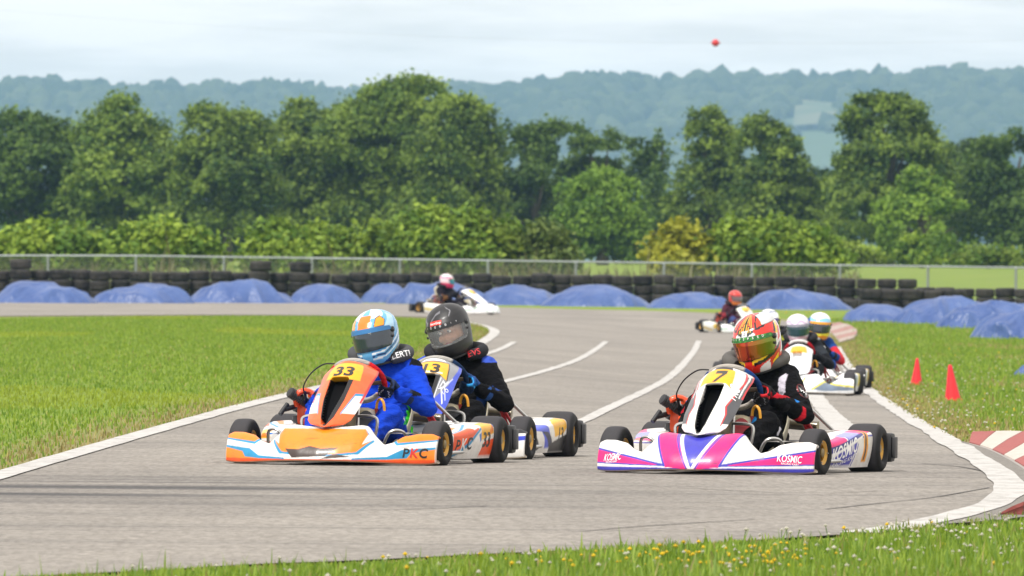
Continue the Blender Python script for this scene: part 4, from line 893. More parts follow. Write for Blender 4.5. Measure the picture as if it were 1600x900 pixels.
HR3 = [np.convolve(np.pad(t, 16, mode='reflect', reflect_type='odd'), _k, 'valid') for t in hring(_zd)]
HR3 = [np.maximum(t*np.sqrt(np.clip((.1505-_zd)/.006, 0, 1)), 0) for t in HR3]
def hsurf(a, z, off=0.0):
    w_, f, b_ = (np.interp(z, _zd, t) for t in HR3)
    ca, sa = np.cos(a), np.sin(a); return np.stack([-(w_+off)*sa, np.where(ca > 0, (f+off)*ca, (b_+off)*ca), z+off*np.clip((z-.06)/.09, 0, 1)], -1)
PH0, PH1, PZ0, PZ1 = -1.22, 1.22, -.076, .034                      # eye port
STRIP = {}
def helmet(person, rot, colf, visc, strip, vmat, hat, open_=False, spoiler=None, name_mat='plastic_clean'):
    na = 168; a = np.linspace(-math.pi, math.pi, na+1)[:-1]; z = ZS; A, Z = np.meshgrid(a, z, indexing='ij')
    V = hsurf(A, Z).reshape(-1, 3); Fc = gridf(na, len(z), True)
    ce_a, ce_z = A.ravel()[Fc], Z.ravel()[Fc]; sp = (np.ptp(ce_a, axis=1) < 1); ca, cz = ce_a.mean(1), ce_z.mean(1)
    hole = sp & (np.abs(ca) < PH1) & (cz > PZ0+.012*np.abs(ca)) & (cz < PZ1)
    C = colf(A.ravel(), Z.ravel()); 
    if open_: Fc = Fc[~hole]
    h = link('helmet', mesh('helmet', V, Fc, M[name_mat], C), person, hat)
    h.rotation_euler = rot
    if open_:
        so_ = h.modifiers.new('thickness', 'SOLIDIFY'); so_.thickness = .022; so_.offset = -1
    b = B(); 
    ring = [tuple(hsurf(np.array(t), np.array(-.168), .002)) for t in np.linspace(-math.pi, math.pi, 49)]
    b.tube(ring, .008, lin('#1a1a1c'), 8, False); b.obj('trim', M['blackplastic'], h)
    aa = np.linspace(-1.42, 1.42, 110); vz = np.linspace(0, 1, 40); AA, VZ = np.meshgrid(aa, vz, indexing='ij')
    lo = PZ0-.006+.014*(np.abs(AA)/1.42)**2; hi = .052-.012*(np.abs(AA)/1.42)**2; side = SM(1.42, 1.18, np.abs(AA)); mid = .004
    lo = mid+(lo-mid)*(.35+.65*side); hi = mid+.008+(hi-mid-.008)*(.35+.65*side); ZZ = lo+(hi-lo)*VZ
    pv = hsurf(AA, ZZ, .0045).reshape(-1, 3); Fv = gridf(110, 40); cv = visc(AA.ravel(), ZZ.ravel())
    cc = VZ.ravel()[Fv].mean(1); up_ = cc > .80
    vo = link('visor', mesh('visor', pv, Fv[~up_], M[vmat], cv), h)
    vs = hsurf(AA, ZZ, .0055).reshape(-1, 3); STRIP[h.name] = link('visor_strip', mesh('visor_strip', vs, Fv[up_], M['print'], strip(AA.ravel(), ZZ.ravel())), h)
    for o in (vo,): so_ = o.modifiers.new('thickness', 'SOLIDIFY'); so_.thickness = .003; so_.offset = -1
    for s in (1, -1):
        c = Vector(hsurf(np.array(1.36*s), np.array(.016), .004)); nrm = Vector((c.x, c.y*.35, 0)).normalized()
        b = B(); b.lathe([(0, .017), (.006, .016), (.009, .011), (.009, 0)], lin('#202022'), c=c, axis=nrm, n=16); b.lathe([(0, .007), (.013, .006), (.013, 0)], lin('#55565a'), c=c, axis=nrm, n=10)
        c2 = Vector(hsurf(np.array(1.30*s), np.array(-.022), .004)); b.lathe([(0, .008), (.010, .007), (.010, 0)], lin('#18181a'), c=c2, axis=nrm, n=10); b.obj('visor_pivot', M['blackplastic'], h)
    if spoiler:
        a1 = np.linspace(.9, 2*math.pi-.9, 60); z1 = np.linspace(0, 1, 14); A1, Z1 = np.meshgrid(a1, z1, indexing='ij'); zz = .092+.050*Z1
        lift = .003+.012*np.exp(-((Z1-.45)/.35)**2)*np.clip(-np.cos(A1)+.35, 0, 1)
        pv = hsurf(A1, zz, 0).reshape(-1, 3); nn = pv-np.array([0, 0, -.02]); nn /= np.linalg.norm(nn, axis=1)[:, None]
        o = link('spoiler', mesh('spoiler', pv+nn*lift.reshape(-1, 1), gridf(60, 14), M['plastic_clean'], np.tile(lin(spoiler), (840, 1))), h)
        so_ = o.modifiers.new('thickness', 'SOLIDIFY'); so_.thickness = .003
    return h
def driver(kroot, sp, res):
    mat = kroot.matrix_world
    hat_k = HC+Vector(sp.get('head', (0, 0, 0))); off = Vector((0, -.8, 0))
    person = empty('person', (0, 0, 0), 0, sp['plabel'], 'person', sp.get('pgroup', 'kart drivers'))
    person.matrix_world = Matrix.Translation(KM[kroot.name][0]) @ Matrix.Rotation(KM[kroot.name][1], 4, 'Z') @ Matrix.Translation(off)
    sub = lambda p_: Vector(p_)-off
    rot = sp['hrot']; hm = Matrix.Translation(hat_k) @ (Matrix.Rotation(rot[2], 4, 'Z') @ Matrix.Rotation(rot[1], 4, 'Y') @ Matrix.Rotation(rot[0], 4, 'X'))
    if sp.get('open'): V, Fc = blob(body_shape(hm), .0095, 4, .0085)
    else: V, Fc = shared(('body', res), lambda: blob(body_shape(), .0095 if res == 1 else .02, 4, .0085 if res == 1 else .004))
    Lx = np.column_stack([-V[:, 0], V[:, 1], V[:, 2]]); C = sp['suit'](Lx)
    if sp.get('open'):
        hl = np.array([(hm.inverted() @ Vector(v))[:] for v in V]); k = (np.linalg.norm(hl-[0, 0, -.02], axis=1) < .165) & (hl[:, 2] > -.15)
        C[k] = SKIN; br = (np.abs(hl[:, 2]-.012) < .004) & (np.abs(np.abs(hl[:, 0])-.032) < .018) & (hl[:, 1] > 0); C[k & br] = lin('#6b4a30')
        hr = k & (hl[:, 2] > .022+.25*np.abs(hl[:, 0]-.04)*0) | (k & (hl[:, 0] > .035) & (hl[:, 2] > -.005)); C[hr] = lin('#6d4a2c')
        mo = k & (np.abs(hl[:, 2]+.078) < .005) & (np.abs(hl[:, 0]) < .022) & (hl[:, 1] > 0); C[mo] = lin('#b0605a')
    body = link('body', mesh('body', V-np.array(off), Fc, M['suit'], C), person)
    if sp.get('open'):
        for s in (1, -1):
            b = B(); q = hm @ Vector((.031*s, .101, -.006)); b.ell(sub(q), (.0125, .010, .0085), lin('#f0ece8'), 8); q2 = hm @ Vector((.031*s+.003, .1095, -.006)); b.ell(sub(q2), (.006, .004, .006), lin('#3a4a52'), 8); b.obj('eye', M['skin'], person)
    for s in (1, -1):
        V, Fc = shared(('glove', s, res), lambda: blob(glove_caps(s), .0042 if res == 1 else .008, 3)); 
        gl = sp['glove']; Lx = np.column_stack([-V[:, 0], V[:, 1], V[:, 2]]); wv = np.array(WRI)*[s, 1, 1]; hp = WC
        d = np.linalg.norm(Lx-np.array([.128*s, hp.y-.046, hp.z-.058]), axis=1); C = np.tile(lin(gl[0]), (len(V), 1)); C[d > .088] = lin(gl[1]); C[(d > .082) & (d < .092)] = lin(gl[2])
        k = (np.abs(np.sin((Lx[:, 2]-Lx[:, 1]*.8)*150)) < .22) & (d < .075); C[k] = lin(gl[3]) if len(gl) > 3 else C[k]
        link('glove', mesh('glove', V-np.array(off), Fc, M['glove'], C), person)
        b = B(); b.ell(sub(K(.155*s, .10, .10)), (.048, .11, .045), lin(sp.get('shoe', '#1c1c1e')), 10); b.box(sub(K(.155*s, .10, .062)), (.08, .22, .02), lin('#101010'), .008); b.obj('shoe', M['suit'], person)
    nb = B(); col = lin(sp['brace']); pts = []
    for t in np.linspace(.55, 2*math.pi-.55, 40): pts.append(sub(K(0, 0, 0))+Vector((math.sin(t)*.160, -.865+math.cos(t)*.135, .632-.030*math.cos(t)+.012*abs(math.sin(t)))))
    nb.tube(pts, [.020]+[.037]*38+[.020], col, 12); nbo = nb.obj('neck_brace', M['glove'], person)
    h = helmet(person, rot, sp['helm'], sp['visor'], sp['strip'], sp.get('vmat', 'visor_dark'), sub(hat_k), sp.get('open', False), sp.get('spoiler'), sp.get('hmat', 'plastic_clean'))
    return person, body, h, nbo
# ------------------------------------------------------------------ the karts
KM = {}
def kart(sp, q=1.0):
    p_ = G(*sp['at']) if len(sp['at']) == 2 else sp['at']; a = math.pi-math.radians(sp['th'])
    root = empty('go_kart', p_, a, sp['label'], 'go-kart', 'racing go-karts on the track'); KM[root.name] = (p_, a); st = math.radians(sp.get('steer', 0)); res = 1 if q >= .9 else 2
    for s in (1, -1): wheel(root, .572*s, 0, FW, -st); wheel(root, .602*s, -1.05, RW)
    link('chassis_frame', shared('frame', frame_me), root)
    b = shared('tray', lambda: (lambda bb: (bb.box((0, -.20, .032), (.52, .80, .006), lin('#8d8d88'), .002), bb.me('floor_tray', M['metal']))[1])(B())); link('floor_tray', b, root)
    fo = link('front_fairing', fairing_me(sp['fair'], q), root)
    no = link('front_panel', nassau_me(sp['nas'], q, .371 if q > .9 else .335), root); m_ = no.modifiers.new('thickness', 'SOLIDIFY'); m_.thickness = .005; m_.offset = -1
    po = []
    for s in (1, -1): o = link('side_pod', pod_me(sp['pod'] if s > 0 else sp.get('podr', sp['pod']), s, q), root); po.append(o)
    def seat():
        me = seat_me(); me.materials.append(M['blackplastic']); return me
    o = link('seat', shared('seat', seat), root); m_ = o.modifiers.new('thickness', 'SOLIDIFY'); m_.thickness = .006
    link('steering_wheel', shared(('sw', sp['sw']), lambda: steer_me(lin(sp['sw'][0]), lin(sp['sw'][1]))), root)
    link('rear_bumper', shared('rb', rear_bumper_me), root)
    engine(root, sp.get('eng', '#e2501c')); tank(root, sp.get('tank', '#b3202a'))
    for s in (1, -1):
        b = B(); b.tube([K(.20*s, -1.0, .44), K(.47*s, -1.10, .17)], .011, SV); b.obj('seat_strut', M['metal'], root)
        b = B(); b.tube([K(.24*s, -.93, .36), K(.27*s, -1.0, .24), K(.31*s, -1.05, .12)], .014, lin(sp.get('stay', '#b8202a'))); b.tube([K(.24*s, -.93, .36), K(.36*s, -1.05, .12)], .010, lin(sp.get('stay', '#b8202a'))); b.obj('seat_stay', M['plastic'], root)
        b = B(); b.box(K(.10*s, .14, .16), (.06, .012, .10), SV, .004); b.tube([K(.10*s, .14, .06), K(.10*s, .14, .16)], .008, SV); b.obj('pedal', M['metal'], root)
    bpy.context.view_layer.update()
    if sp.get('flet'): letter(bvh_of(fo.data), sp['flet'], fo)
    if sp.get('nlet'): letter(bvh_of(no.data), sp['nlet'], no)
    for o, key in ((po[0], 'plet'), (po[1], 'prlet')):
        if sp.get(key): letter(bvh_of(o.data), sp[key], o)
    person, body, h, nb = driver(root, sp, res)
    if sp.get('blet'): 
        off = Vector((0, -.8, 0)); letter(bvh_of(body.data), [(t, Vector(o)-off, r, n, s, c, sh, of) for t, o, r, n, s, c, sh, of in sp['blet']], body)
    if sp.get('hlet'): letter(bvh_of(h.data), sp['hlet'], h)
    if sp.get('slet'): letter(bvh_of(STRIP[h.name].data), sp['slet'], h)
    if sp.get('nblet'):
        off = Vector((0, -.8, 0)); letter(bvh_of(nb.data), [(t, Vector(o)-off, r, n, s, c, sh, of) for t, o, r, n, s, c, sh, of in sp['nblet']], nb)
    return root
def hp(a, z, off=0):
    p_ = Vector(hsurf(np.array(a), np.array(z), off)); e = Vector(hsurf(np.array(a+.03), np.array(z), off)); d = Vector(hsurf(np.array(a), np.array(z+.004), off))
    r = (e-p_).normalized(); u_ = (d-p_).normalized(); return p_, r, r.cross(u_)
def ring_text(s, a0, a1, z0, z1, size, col, plate=None):
    it_ = []
    for i, ch in enumerate(s):
        t = i/max(1, len(s)-1); a = a0+(a1-a0)*t; z = z0+(z1-z0)*(t if z1 != z0 else 0); p_, r, n_ = hp(a, z)
        if plate: it_.append((RING(14, .8, .95), p_, r, n_, size*plate[1], plate[0], 0, 0)); it_.append((RING(14, .62, .75), p_, r, n_, size*plate[1], '#1a1a1d', 0, 0))
        it_.append((ch, p_, r, n_, size, col, 0, .012))
    return it_
solid = lambda h: (lambda X, Y: np.tile(lin(h), (len(np.ravel(X)), 1)))
# --- suits: colours by place on the body (l, f, z)
def near(Lx, p_, r): return np.linalg.norm(Lx-np.array(p_), axis=1) < r
def segd(Lx, a, b):
    a, b = np.array(a), np.array(b); t = np.clip(((Lx-a) @ (b-a))/((b-a) @ (b-a)), 0, 1); return np.linalg.norm(Lx-a-t[:, None]*(b-a), axis=1), t
def suit_fn(base, rules):
    def fn(Lx):
        C = np.tile(lin(base), (len(Lx), 1)); S = Lx*[1, 1, 1]
        for kind, *a in rules:
            if kind == 'ball':
                for s in (1, -1): C[near(Lx, np.array(a[0])*[s, 1, 1], a[1])] = lin(a[2])
            elif kind == 'left': C[near(Lx, a[0], a[1])] = lin(a[2])
            elif kind == 'arm':                                    # stretch of sleeve between two fractions
                for s in (1, -1):
                    p0, p1 = ((SH, EL) if a[0] == 'upper' else (EL, WRI)); d, t = segd(Lx, np.array(p0)*[s, 1, 1], np.array(p1)*[s, 1, 1]); side = a[5](Lx*[s, 1, 1]) if len(a) > 5 else True
                    C[(d < .11) & (t > a[1]) & (t < a[2]) & side] = lin(a[3])
            elif kind == 'leg':
                for s in (1, -1):
                    p0, p1 = ((HIP, KN) if a[0] == 'upper' else (KN, AN)); d, t = segd(Lx, np.array(p0)*[s, 1, 1], np.array(p1)*[s, 1, 1]); side = a[4](Lx*[s, 1, 1]) if len(a) > 4 else True
                    C[(d < .13) & (t > a[1]) & (t < a[2]) & side] = lin(a[3])
            elif kind == 'fn': k, col = a[0](Lx), a[1]; C[k] = lin(col)
        return C
    return fn
FR = Vector((0, 1, 0)); LEFTN = Vector((-1, 0, 0)); REARR = Vector((0, -1, 0)); IMR = Vector((-1, 0, 0))
def nwing(l): return Vector((-.52 if l > 0 else .52, .85, .12))
# ---- 1: magenta / white kart, number 7
PK, BL, NV = '#f20c74', '#3b3bb0', '#2b2f86'
f1 = Art(WH)                                                    # (l, height in units of 0.15 m above 0.04)
f1.poly([(-.7, -.2), (.7, -.2), (.7, .04), (.16, .06), (-.16, .06), (-.7, .04)], BL)
f1.poly([(.10, .10), (.66, .19), (.66, .74), (.165, .16)], PK, True)
f1.line([(.16, .15), (.66, .74)], .011, BL, True, .15); f1.line([(.10, .11), (.66, .19)], .008, BL, True, .15); f1.line([(.10, .075), (.66, .12)], .008, '#f4f2f0', True, .15)
f1.poly([(0, 0), (.155, .08), (.250, 1.36), (.25, 2), (-.25, 2), (-.250, 1.36), (-.155, .08)], PK)
f1.line([(.158, .12), (.256, 1.5)], .013, BL, True, .18)
f1.poly([(0, -.1), (.145, 1.5), (-.145, 1.5)], BL); f1.line([(.006, .0), (.122, 1.5)], .018, '#f4f2f0', True, .18); f1.line([(.022, .0), (.150, 1.5)], .009, BL, True, .18)
for x0, y0, dx, c_ in ((.33, .42, .05, '#8d7f86'), (.345, .36, .035, '#a08a96'), (.36, .48, .03, '#8d7f86'), (-.40, .10, .06, '#6a6688'), (-.12, .32, .07, '#b01660'), (.10, .20, .05, '#3a2c60'), (.50, .98, .06, '#b9b2aa'), (-.50, 1.0, .05, '#c4bdb4'), (.31, .30, .04, '#a06a88'), (-.30, .55, .04, '#c9c3bc')): f1.poly([(x0, y0), (x0+dx, y0+.03), (x0+dx*.9, y0+.055), (x0+dx*.2, y0+.03)], c_)
n1 = Art(WH)
n1.poly([(.74, .16), (.72, .30), (.64, .42), (.72, .56), (.84, .70), (.84, .92), (1.1, .94), (1.1, .16)], '#4a4b4f', True)
n1.line([(.76, .14), (.72, .30), (.62, .42), (.74, .58)], .045, '#d8202c', True); n1.line([(.80, .70), (.84, .80), (.80, .95)], .05, '#d8202c', True); n1.line([(.98, .58), (1.0, .95)], .06, '#d8202c', True)
n1.line([(.88, .58), (.90, .95)], .04, '#f0f0f0', True)
n1.poly([(-.18, .01), (-.32, .14), (-.40, .40), (-.44, .74), (.30, .74), (.24, .40), (.16, .14), (.02, .01)], '#050506')
n1.poly([(-.70, .71), (-.46, .755), (.32, .755), (.56, .69), (.46, .965), (-.60, .965)], '#f6b014')
n1.poly([(-.40, .965), (.40, .965), (.4, 1.1), (-.4, 1.1)], '#3a3a3e')
n1.poly([(-.20, .945), (.22, .945), (.22, .90), (-.06, .77), (-.20, .77), (.07, .895), (-.20, .895)], '#3a3532')
p1 = Art(WH)
p1.poly([(.0, .0), (.0, .62), (.06, .62), (.075, .2), (.05, 0)], NV); p1.poly([(.09, .62), (.28, .70), (.28, .38), (.09, .30)], PK); p1.poly([(.28, .75), (.52, .75), (.50, .50), (.30, .40)], '#8f94d8'); p1.poly([(.45, .78), (.655, .80), (.655, .52), (.48, .42)], PK)
p1.poly([(.05, .30), (.30, .42), (.53, .56), (.53, .44), (.30, .25), (.05, .13)], NV); p1.poly([(.07, .02), (.20, .20), (.42, .32), (.36, .02)], BL); p1.line([(.04, .12), (.30, .28), (.655, .52)], .012, '#f4f2f0', False, .24)
p1.line([(.38, .02), (.43, .28)], .009, BL, False, .24); p1.line([(.30, .40), (.30, .75)], .008, BL, False, .24); p1.line([(.655, .42), (.50, .40)], .01, BL, False, .24)
p1.poly([(.515, .04), (.585, .04), (.575, .66), (.515, .66)], '#f2a11a'); p1.poly([(.536, .06), (.560, .06), (.553, .64), (.531, .64)], '#26242a')
def h1(a, z):
    A = Art(lin('#dd2a1c')); Y_, BK_, W_ = '#f4c81a', '#17161a', '#e9e7e6'
    for s in (1, -1):
        f = lambda pts: [(s*x, y) for x, y in pts]
        A.poly(f([(0, .05), (.46, .05), (.40, .13), (.2, .16), (0, .16)]), BK_)
        for i, x in enumerate((.05, .17, .29)):
            A.poly(f([(x, .068), (x+.035, .075), (x+.09, .16), (x+.05, .16)]), Y_); A.poly(f([(x+.05, .078), (x+.08, .085), (x+.17, .16), (x+.10, .16)]), '#e0301e')
        A.poly(f([(.52, .074), (.95, .082), (1.30, .11), (1.2, .135), (.75, .14), (.50, .11)]), BK_); A.poly(f([(.60, .088), (.92, .094), (1.15, .118), (.8, .132), (.6, .112)]), '#e23a1e'); A.poly(f([(.86, .098), (1.05, .106), (1.15, .125), (.95, .12)]), Y_)
        A.poly(f([(.15, .05), (.52, .05), (.46, .066), (.30, .060)]), W_)
        A.poly(f([(1.35, -.02), (1.75, .10), (2.1, .14), (2.6, .10), (2.3, -.08), (1.6, -.09)]), W_); A.poly(f([(1.45, .03), (1.6, .06), (1.9, .12), (1.7, .02)]), Y_); A.poly(f([(1.55, -.02), (1.75, .05), (2.0, .10), (1.9, .0)]), '#d8281e'); A.poly(f([(1.42, .045), (1.62, .09), (1.70, .085), (1.5, .03)]), BK_)
        A.poly(f([(0, -.062), (.55, -.062), (1.0, -.046), (1.45, -.02), (1.4, -.045), (.9, -.085), (.5, -.10), (0, -.085)]), BK_); A.poly(f([(.20, -.086), (.55, -.082), (1.05, -.055), (1.30, -.03), (1.28, -.048), (.9, -.080), (.55, -.105), (.2, -.11)]), Y_)
        A.poly(f([(.5, -.135), (.85, -.112), (1.15, -.10), (1.0, -.18), (.45, -.18)]), W_); A.poly(f([(1.0, -.11), (1.5, -.05), (2.0, -.01), (1.9, -.05), (1.4, -.12), (1.05, -.16)]), '#c8231f'); A.poly(f([(1.15, -.12), (1.5, -.085), (1.48, -.115), (1.2, -.145)]), Y_); A.line(f([(.3, -.11), (.75, -.10), (1.25, -.075), (1.7, -.03)]), .02, BK_)
        A.poly(f([(2.3, -.2), (2.5, .1), (3.3, .1), (3.3, -.2)]), BK_)
    A.poly([(-.15, .05), (.15, .05), (.19, .084), (-.19, .084)], BK_); A.poly([(-.12, .05), (.12, .05), (.155, .080), (-.155, .080)], '#dcdce0')
    return A(a, z)
def v1(a, z):
    t = np.clip((np.abs(a+.1)/1.1), 0, 1)[:, None]; C = lin('#b83a14')*(1-t)+lin('#6f7a14')*t; k = (np.sin(a*5.3+.6+1.5*np.sin(a*3)) > .86); C[k] = lin('#8c1f14'); return C
K1 = dict(at=(1117.5, 742.5), th=16.2, steer=6, label='magenta and white racing kart with yellow number seven on its front panel', plabel='person in black racing suit and flame patterned helmet steering the magenta kart',
  fair=f1, nas=n1, pod=p1, sw=('#1f3f78', '#a9a39b'), eng='#e2501c', tank='#b3202a', glove=('#242428', '#18181c', '#c02830', '#8a8a90'), brace='#5c5a57',
  suit=suit_fn('#0d0d10', [('arm', 'upper', .14, .48, '#cfcad8', 0, lambda q: (q[:, 1] > -.80) & (q[:, 0] < .215-.10*(q[:, 2]-.45)) & (q[:, 0] > .165-.10*(q[:, 2]-.45))), ('arm', 'lower', .34, .52, '#2b7fd0', 0, lambda q: q[:, 2] > .405), ('arm', 'lower', .72, 1.2, '#b5202c', 0, lambda q: q[:, 2] > .43), ('arm', 'lower', .10, .30, '#c42230', 0, lambda q: (q[:, 1] > -.60) & (q[:, 2] < .38)),
      ('ball', (.165, -.225, .255), .07, '#2a8fe0'), ('ball', (.295, -.37, .25), .045, '#d8d6e0')]),
  helm=h1, visor=v1, strip=lambda a, z: np.where((np.sin(a*23)+np.sin(a*9+z*300) > 1.0)[:, None], lin('#4a9a3a'), lin('#1f6a2e')), vmat='visor', spoiler='#c4c4c9', hrot=(math.radians(-14), math.radians(8), math.radians(-13)), head=(-.025, .0, .0),
  flet=[('KOSMIC', K(.517, .32, .106), IMR, nwing(1), (.040, .058), '#2f2f9a', .28, .022), ('KOSMIC', K(.517, .32, .106), IMR, nwing(1), (.040, .058), '#ffffff', .28, .004), ('RACING KART', K(.52, .32, .076), IMR, nwing(1), (.016, .017), '#ffffff', .2, .005),
        ('KOSMIC', K(-.53, .31, .104), IMR, nwing(-1), (.040, .056), '#ffffff', .28, .006), ('RACING KART', K(-.53, .31, .076), IMR, nwing(-1), (.015, .016), '#ffffff', .2, .005)],
  nlet=[('PKC', K(.124, .03, .475), Vector((-.50, -.3, .75)), Vector((-.62, .72, .3)), (.056, .095), '#2a2a2e', .15, .03), ('PKC', K(.124, .03, .475), Vector((-.50, -.3, .75)), Vector((-.62, .72, .3)), (.056, .095), '#ffffff', .15, .01)],
  plet=[('KOSMIC', K(.64, -.515, .138), Vector((0, -1, .22)), LEFTN, (.085, .115), '#ffffff', .3, .012), ('RACING KART', K(.64, -.54, .080), Vector((0, -1, .22)), LEFTN, (.042, .035), '#ffffff', .3, .004)],
  blet=[(RING(20, .034, .05), K(.30, -.74, .46), Vector((-.75, -.6, .1)), Vector((-.55, .75, .25)), 1, '#7a1a20', 0, 0), (RING(20, .030, .045), K(.30, -.74, .46), Vector((-.75, -.6, .1)), Vector((-.55, .75, .25)), 1, '#1a1014', 0, 0), ('PWR', K(.30, -.74, .46), Vector((-.6, -.4, -.5)), Vector((-.55, .75, .25)), .034, '#ffffff', .1, .01)],
  hlet=[('2', *hp(0, .067), .030, '#8c8c92', 0, .01)], slet=ring_text('AGIPSPEED', -.80, .80, .0425, .039, .019, '#f4f8f0'))
# ---- 2: blue and white kart, number 13
f2 = Art(WH); f2.poly([(.34, .80), (.66, .86), (.66, 1.4), (.34, 1.4)], '#26262a', True); f2.poly([(.36, .36), (.66, .62), (.66, .78), (.36, .60)], '#2a40c0', True); f2.poly([(.40, .20), (.56, .40), (.50, .42), (.36, .30)], '#2a40c0', True); f2.poly([(0, -.1), (.10, 1.2), (-.10, 1.2)], '#2a40c0'); f2.poly([(-.24, .7), (.24, .7), (.24, 1.2), (-.24, 1.2)], '#3c4048')
n2 = Art(lin('#8d9096')); n2.poly([(.4, .06), (1.1, .06), (1.1, 1.0), (.94, 1.0), (.80, .60), (.45, .36)], '#3550cf', True); n2.poly([(.42, .05), (.8, .05), (.7, .15), (.42, .15)], '#2c2c30', True); n2.poly([(-.1, .01), (-.3, .14), (-.42, .4), (-.46, .74), (.46, .74), (.42, .4), (.3, .14), (.1, .01)], '#0d0d0f'); n2.poly([(.45, .36), (.75, .55), (.7, .70), (.46, .62)], '#7b7e86', True); n2.line([(.44, .1), (.46, .5), (.50, .70)], .03, '#d8dade', True)
n2.line([(.80, .30), (.62, .52), (.76, .66)], .035, '#e6e8ee'); n2.line([(.86, .36), (.70, .56), (.86, .72)], .03, '#c8cdf0'); n2.line([(.55, .56), (.60, .66), (.68, .62)], .025, '#f0f0f4')
n2.poly([(-.72, .70), (-.40, .75), (.40, .75), (.74, .66), (.62, .955), (-.6, .955)], '#26262a'); n2.poly([(-.68, .71), (-.40, .76), (.40, .76), (.69, .675), (.59, .945), (-.57, .945)], '#f3b21c'); n2.poly([(-.54, .965), (.54, .965), (.4, 1.1), (-.4, 1.1)], '#d8d8dc')
n2.poly([(-.5, .775), (.5, .765), (.49, .79), (-.5, .80)], '#e8e4da')
p2 = Art(WH); p2.poly([(.0, .0), (.0, .66), (.03, .70), (.10, .3), (.2, .05), (.15, 0)], '#2c2f3a'); p2.poly([(.06, .72), (.22, .80), (.30, .45), (.36, .05), (.28, .05), (.20, .35), (.05, .45)], '#4a5bd0'); p2.poly([(.20, .35), (.30, .30), (.42, .05), (.35, .05)], '#20264a'); p2.poly([(.36, .10), (.655, .2), (.655, .0), (.36, .0)], '#26262a'); p2.poly([(.37, .50), (.44, .66), (.63, .70), (.65, .30), (.58, .20), (.42, .18)], '#f4b71c')
K2 = dict(at=(668, 718.8), th=10.7, steer=3, label='blue and white racing kart with yellow number thirteen plates', plabel='person in black and blue racing suit with matte black helmet and clear visor', fair=f2, nas=n2, pod=p2, sw=('#1b3050', '#aaa7a2'), eng='#d8481c', tank='#26262a',
  glove=('#1a2e4e', '#24467e', '#2f8ac8', '#0e141c'), brace='#26262a', suit=suit_fn('#0c0c0f', [('arm', 'upper', -.4, .16, '#3a55b8', 0, lambda q: (q[:, 2] > .575) & (q[:, 0] > .175)), ('arm', 'lower', .25, .6, '#27488f', 0, lambda q: q[:, 2] > .41), ('fn', lambda q: (np.abs(q[:, 0]) > .15) & (q[:, 2] < .40) & (q[:, 1] < -.72), '#1f3f80')]),
  helm=lambda a, z: (lambda A: A(a, z))(Art(lin('#1c1c1f')).line([(.55, .085), (.75, .11), (.6, .13)], .010, '#77777c').line([(-.5, .075), (-.2, .11), (.1, .118)], .012, '#6a6a70').line([(-.9, .05), (-.75, .068), (-1.1, .085)], .012, '#77777c')), visor=solid('#30343a'), strip=solid('#1b1c20'), vmat='visor_clear', open=True, hmat='matte', hrot=(math.radians(-13), math.radians(15), math.radians(-9)), head=(.03, .02, .03),
  nlet=[('13', K(.0, -.10, .525), IMR, Vector((0, .8, .55)), .125, '#2b2622', 0, .03), ('T6', K(.11, .08, .42), Vector((-.7, -.3, .4)), Vector((-.5, .8, .3)), .07, '#d6d8de', .3, 0)],
  plet=[('13', K(.64, -.79, .150), REARR, LEFTN, .115, '#1a1a1c', .12, .02)], nblet=[('EVS', K(.125, -.76, .632), Vector((-.9, -.3, .35)), Vector((-.35, .9, .25)), .055, '#c8202a', .1, .014)],
  hlet=[(RECT(.040, .0145), *hp(-.2, .066), 1, '#e2362a', 0, 0), ('RaceQuip', *hp(-.2, .066), .019, '#ffffff', .15, .008)], slet=ring_text('RACEQUIP', -.95, .80, .0425, .0425, .0125, '#e8e8ea', ('#d8d8dc', .62)))
# ---- 3: orange and white kart, number 33
OR, CY, RO = '#f08418', '#1d8fc0', '#f0561c'
f3 = Art(WH); f3.poly([(-.62, -.1), (.62, -.1), (.62, .05), (-.62, .05)], RO); f3.poly([(0, .15), (.235, .25), (.30, .72), (.24, 1.2), (-.24, 1.2), (-.30, .72), (-.235, .25)], CY); f3.poly([(0, .2), (.22, .33), (.285, .75), (.24, 1.2), (-.24, 1.2), (-.285, .75), (-.22, .33)], OR); f3.poly([(.245, .62), (.31, .86), (.30, 1.0), (.262, .98)], '#f4f2ee', True)
f3.poly([(.36, .92), (.42, .58), (.62, .74), (.64, 1.2), (.40, 1.2)], CY, True); f3.poly([(.37, .98), (.425, .68), (.62, .80), (.64, 1.2), (.40, 1.2)], OR, True)
f3.poly([(.20, .10), (.38, .16), (.45, .42), (.62, .52), (.62, .28), (.48, .06), (.2, .04)], CY, True); f3.poly([(.36, .04), (.48, .10), (.50, .30), (.62, .44), (.62, .04)], OR, True)
f3.poly([(-.15, .10), (.05, .18), (.12, .50), (.02, .46), (-.05, .55), (-.12, .42), (-.2, .45)], '#3a2a24'); f3.poly([(.02, .06), (.2, .16), (.10, .26)], '#4a3b34')
for x0, y0, dx, c_ in ((.14, .62, .08, '#c06a14'), (-.10, .80, .10, '#b8640f'), (.30, .50, .06, '#b9b2aa'), (.44, .50, .05, '#a9a39c'), (.05, 1.0, .10, '#c87418'), (-.36, .30, .06, '#9a948e')): f3.poly([(x0, y0), (x0+dx, y0+.03), (x0+dx*.9, y0+.05), (x0+dx*.2, y0+.025)], c_)
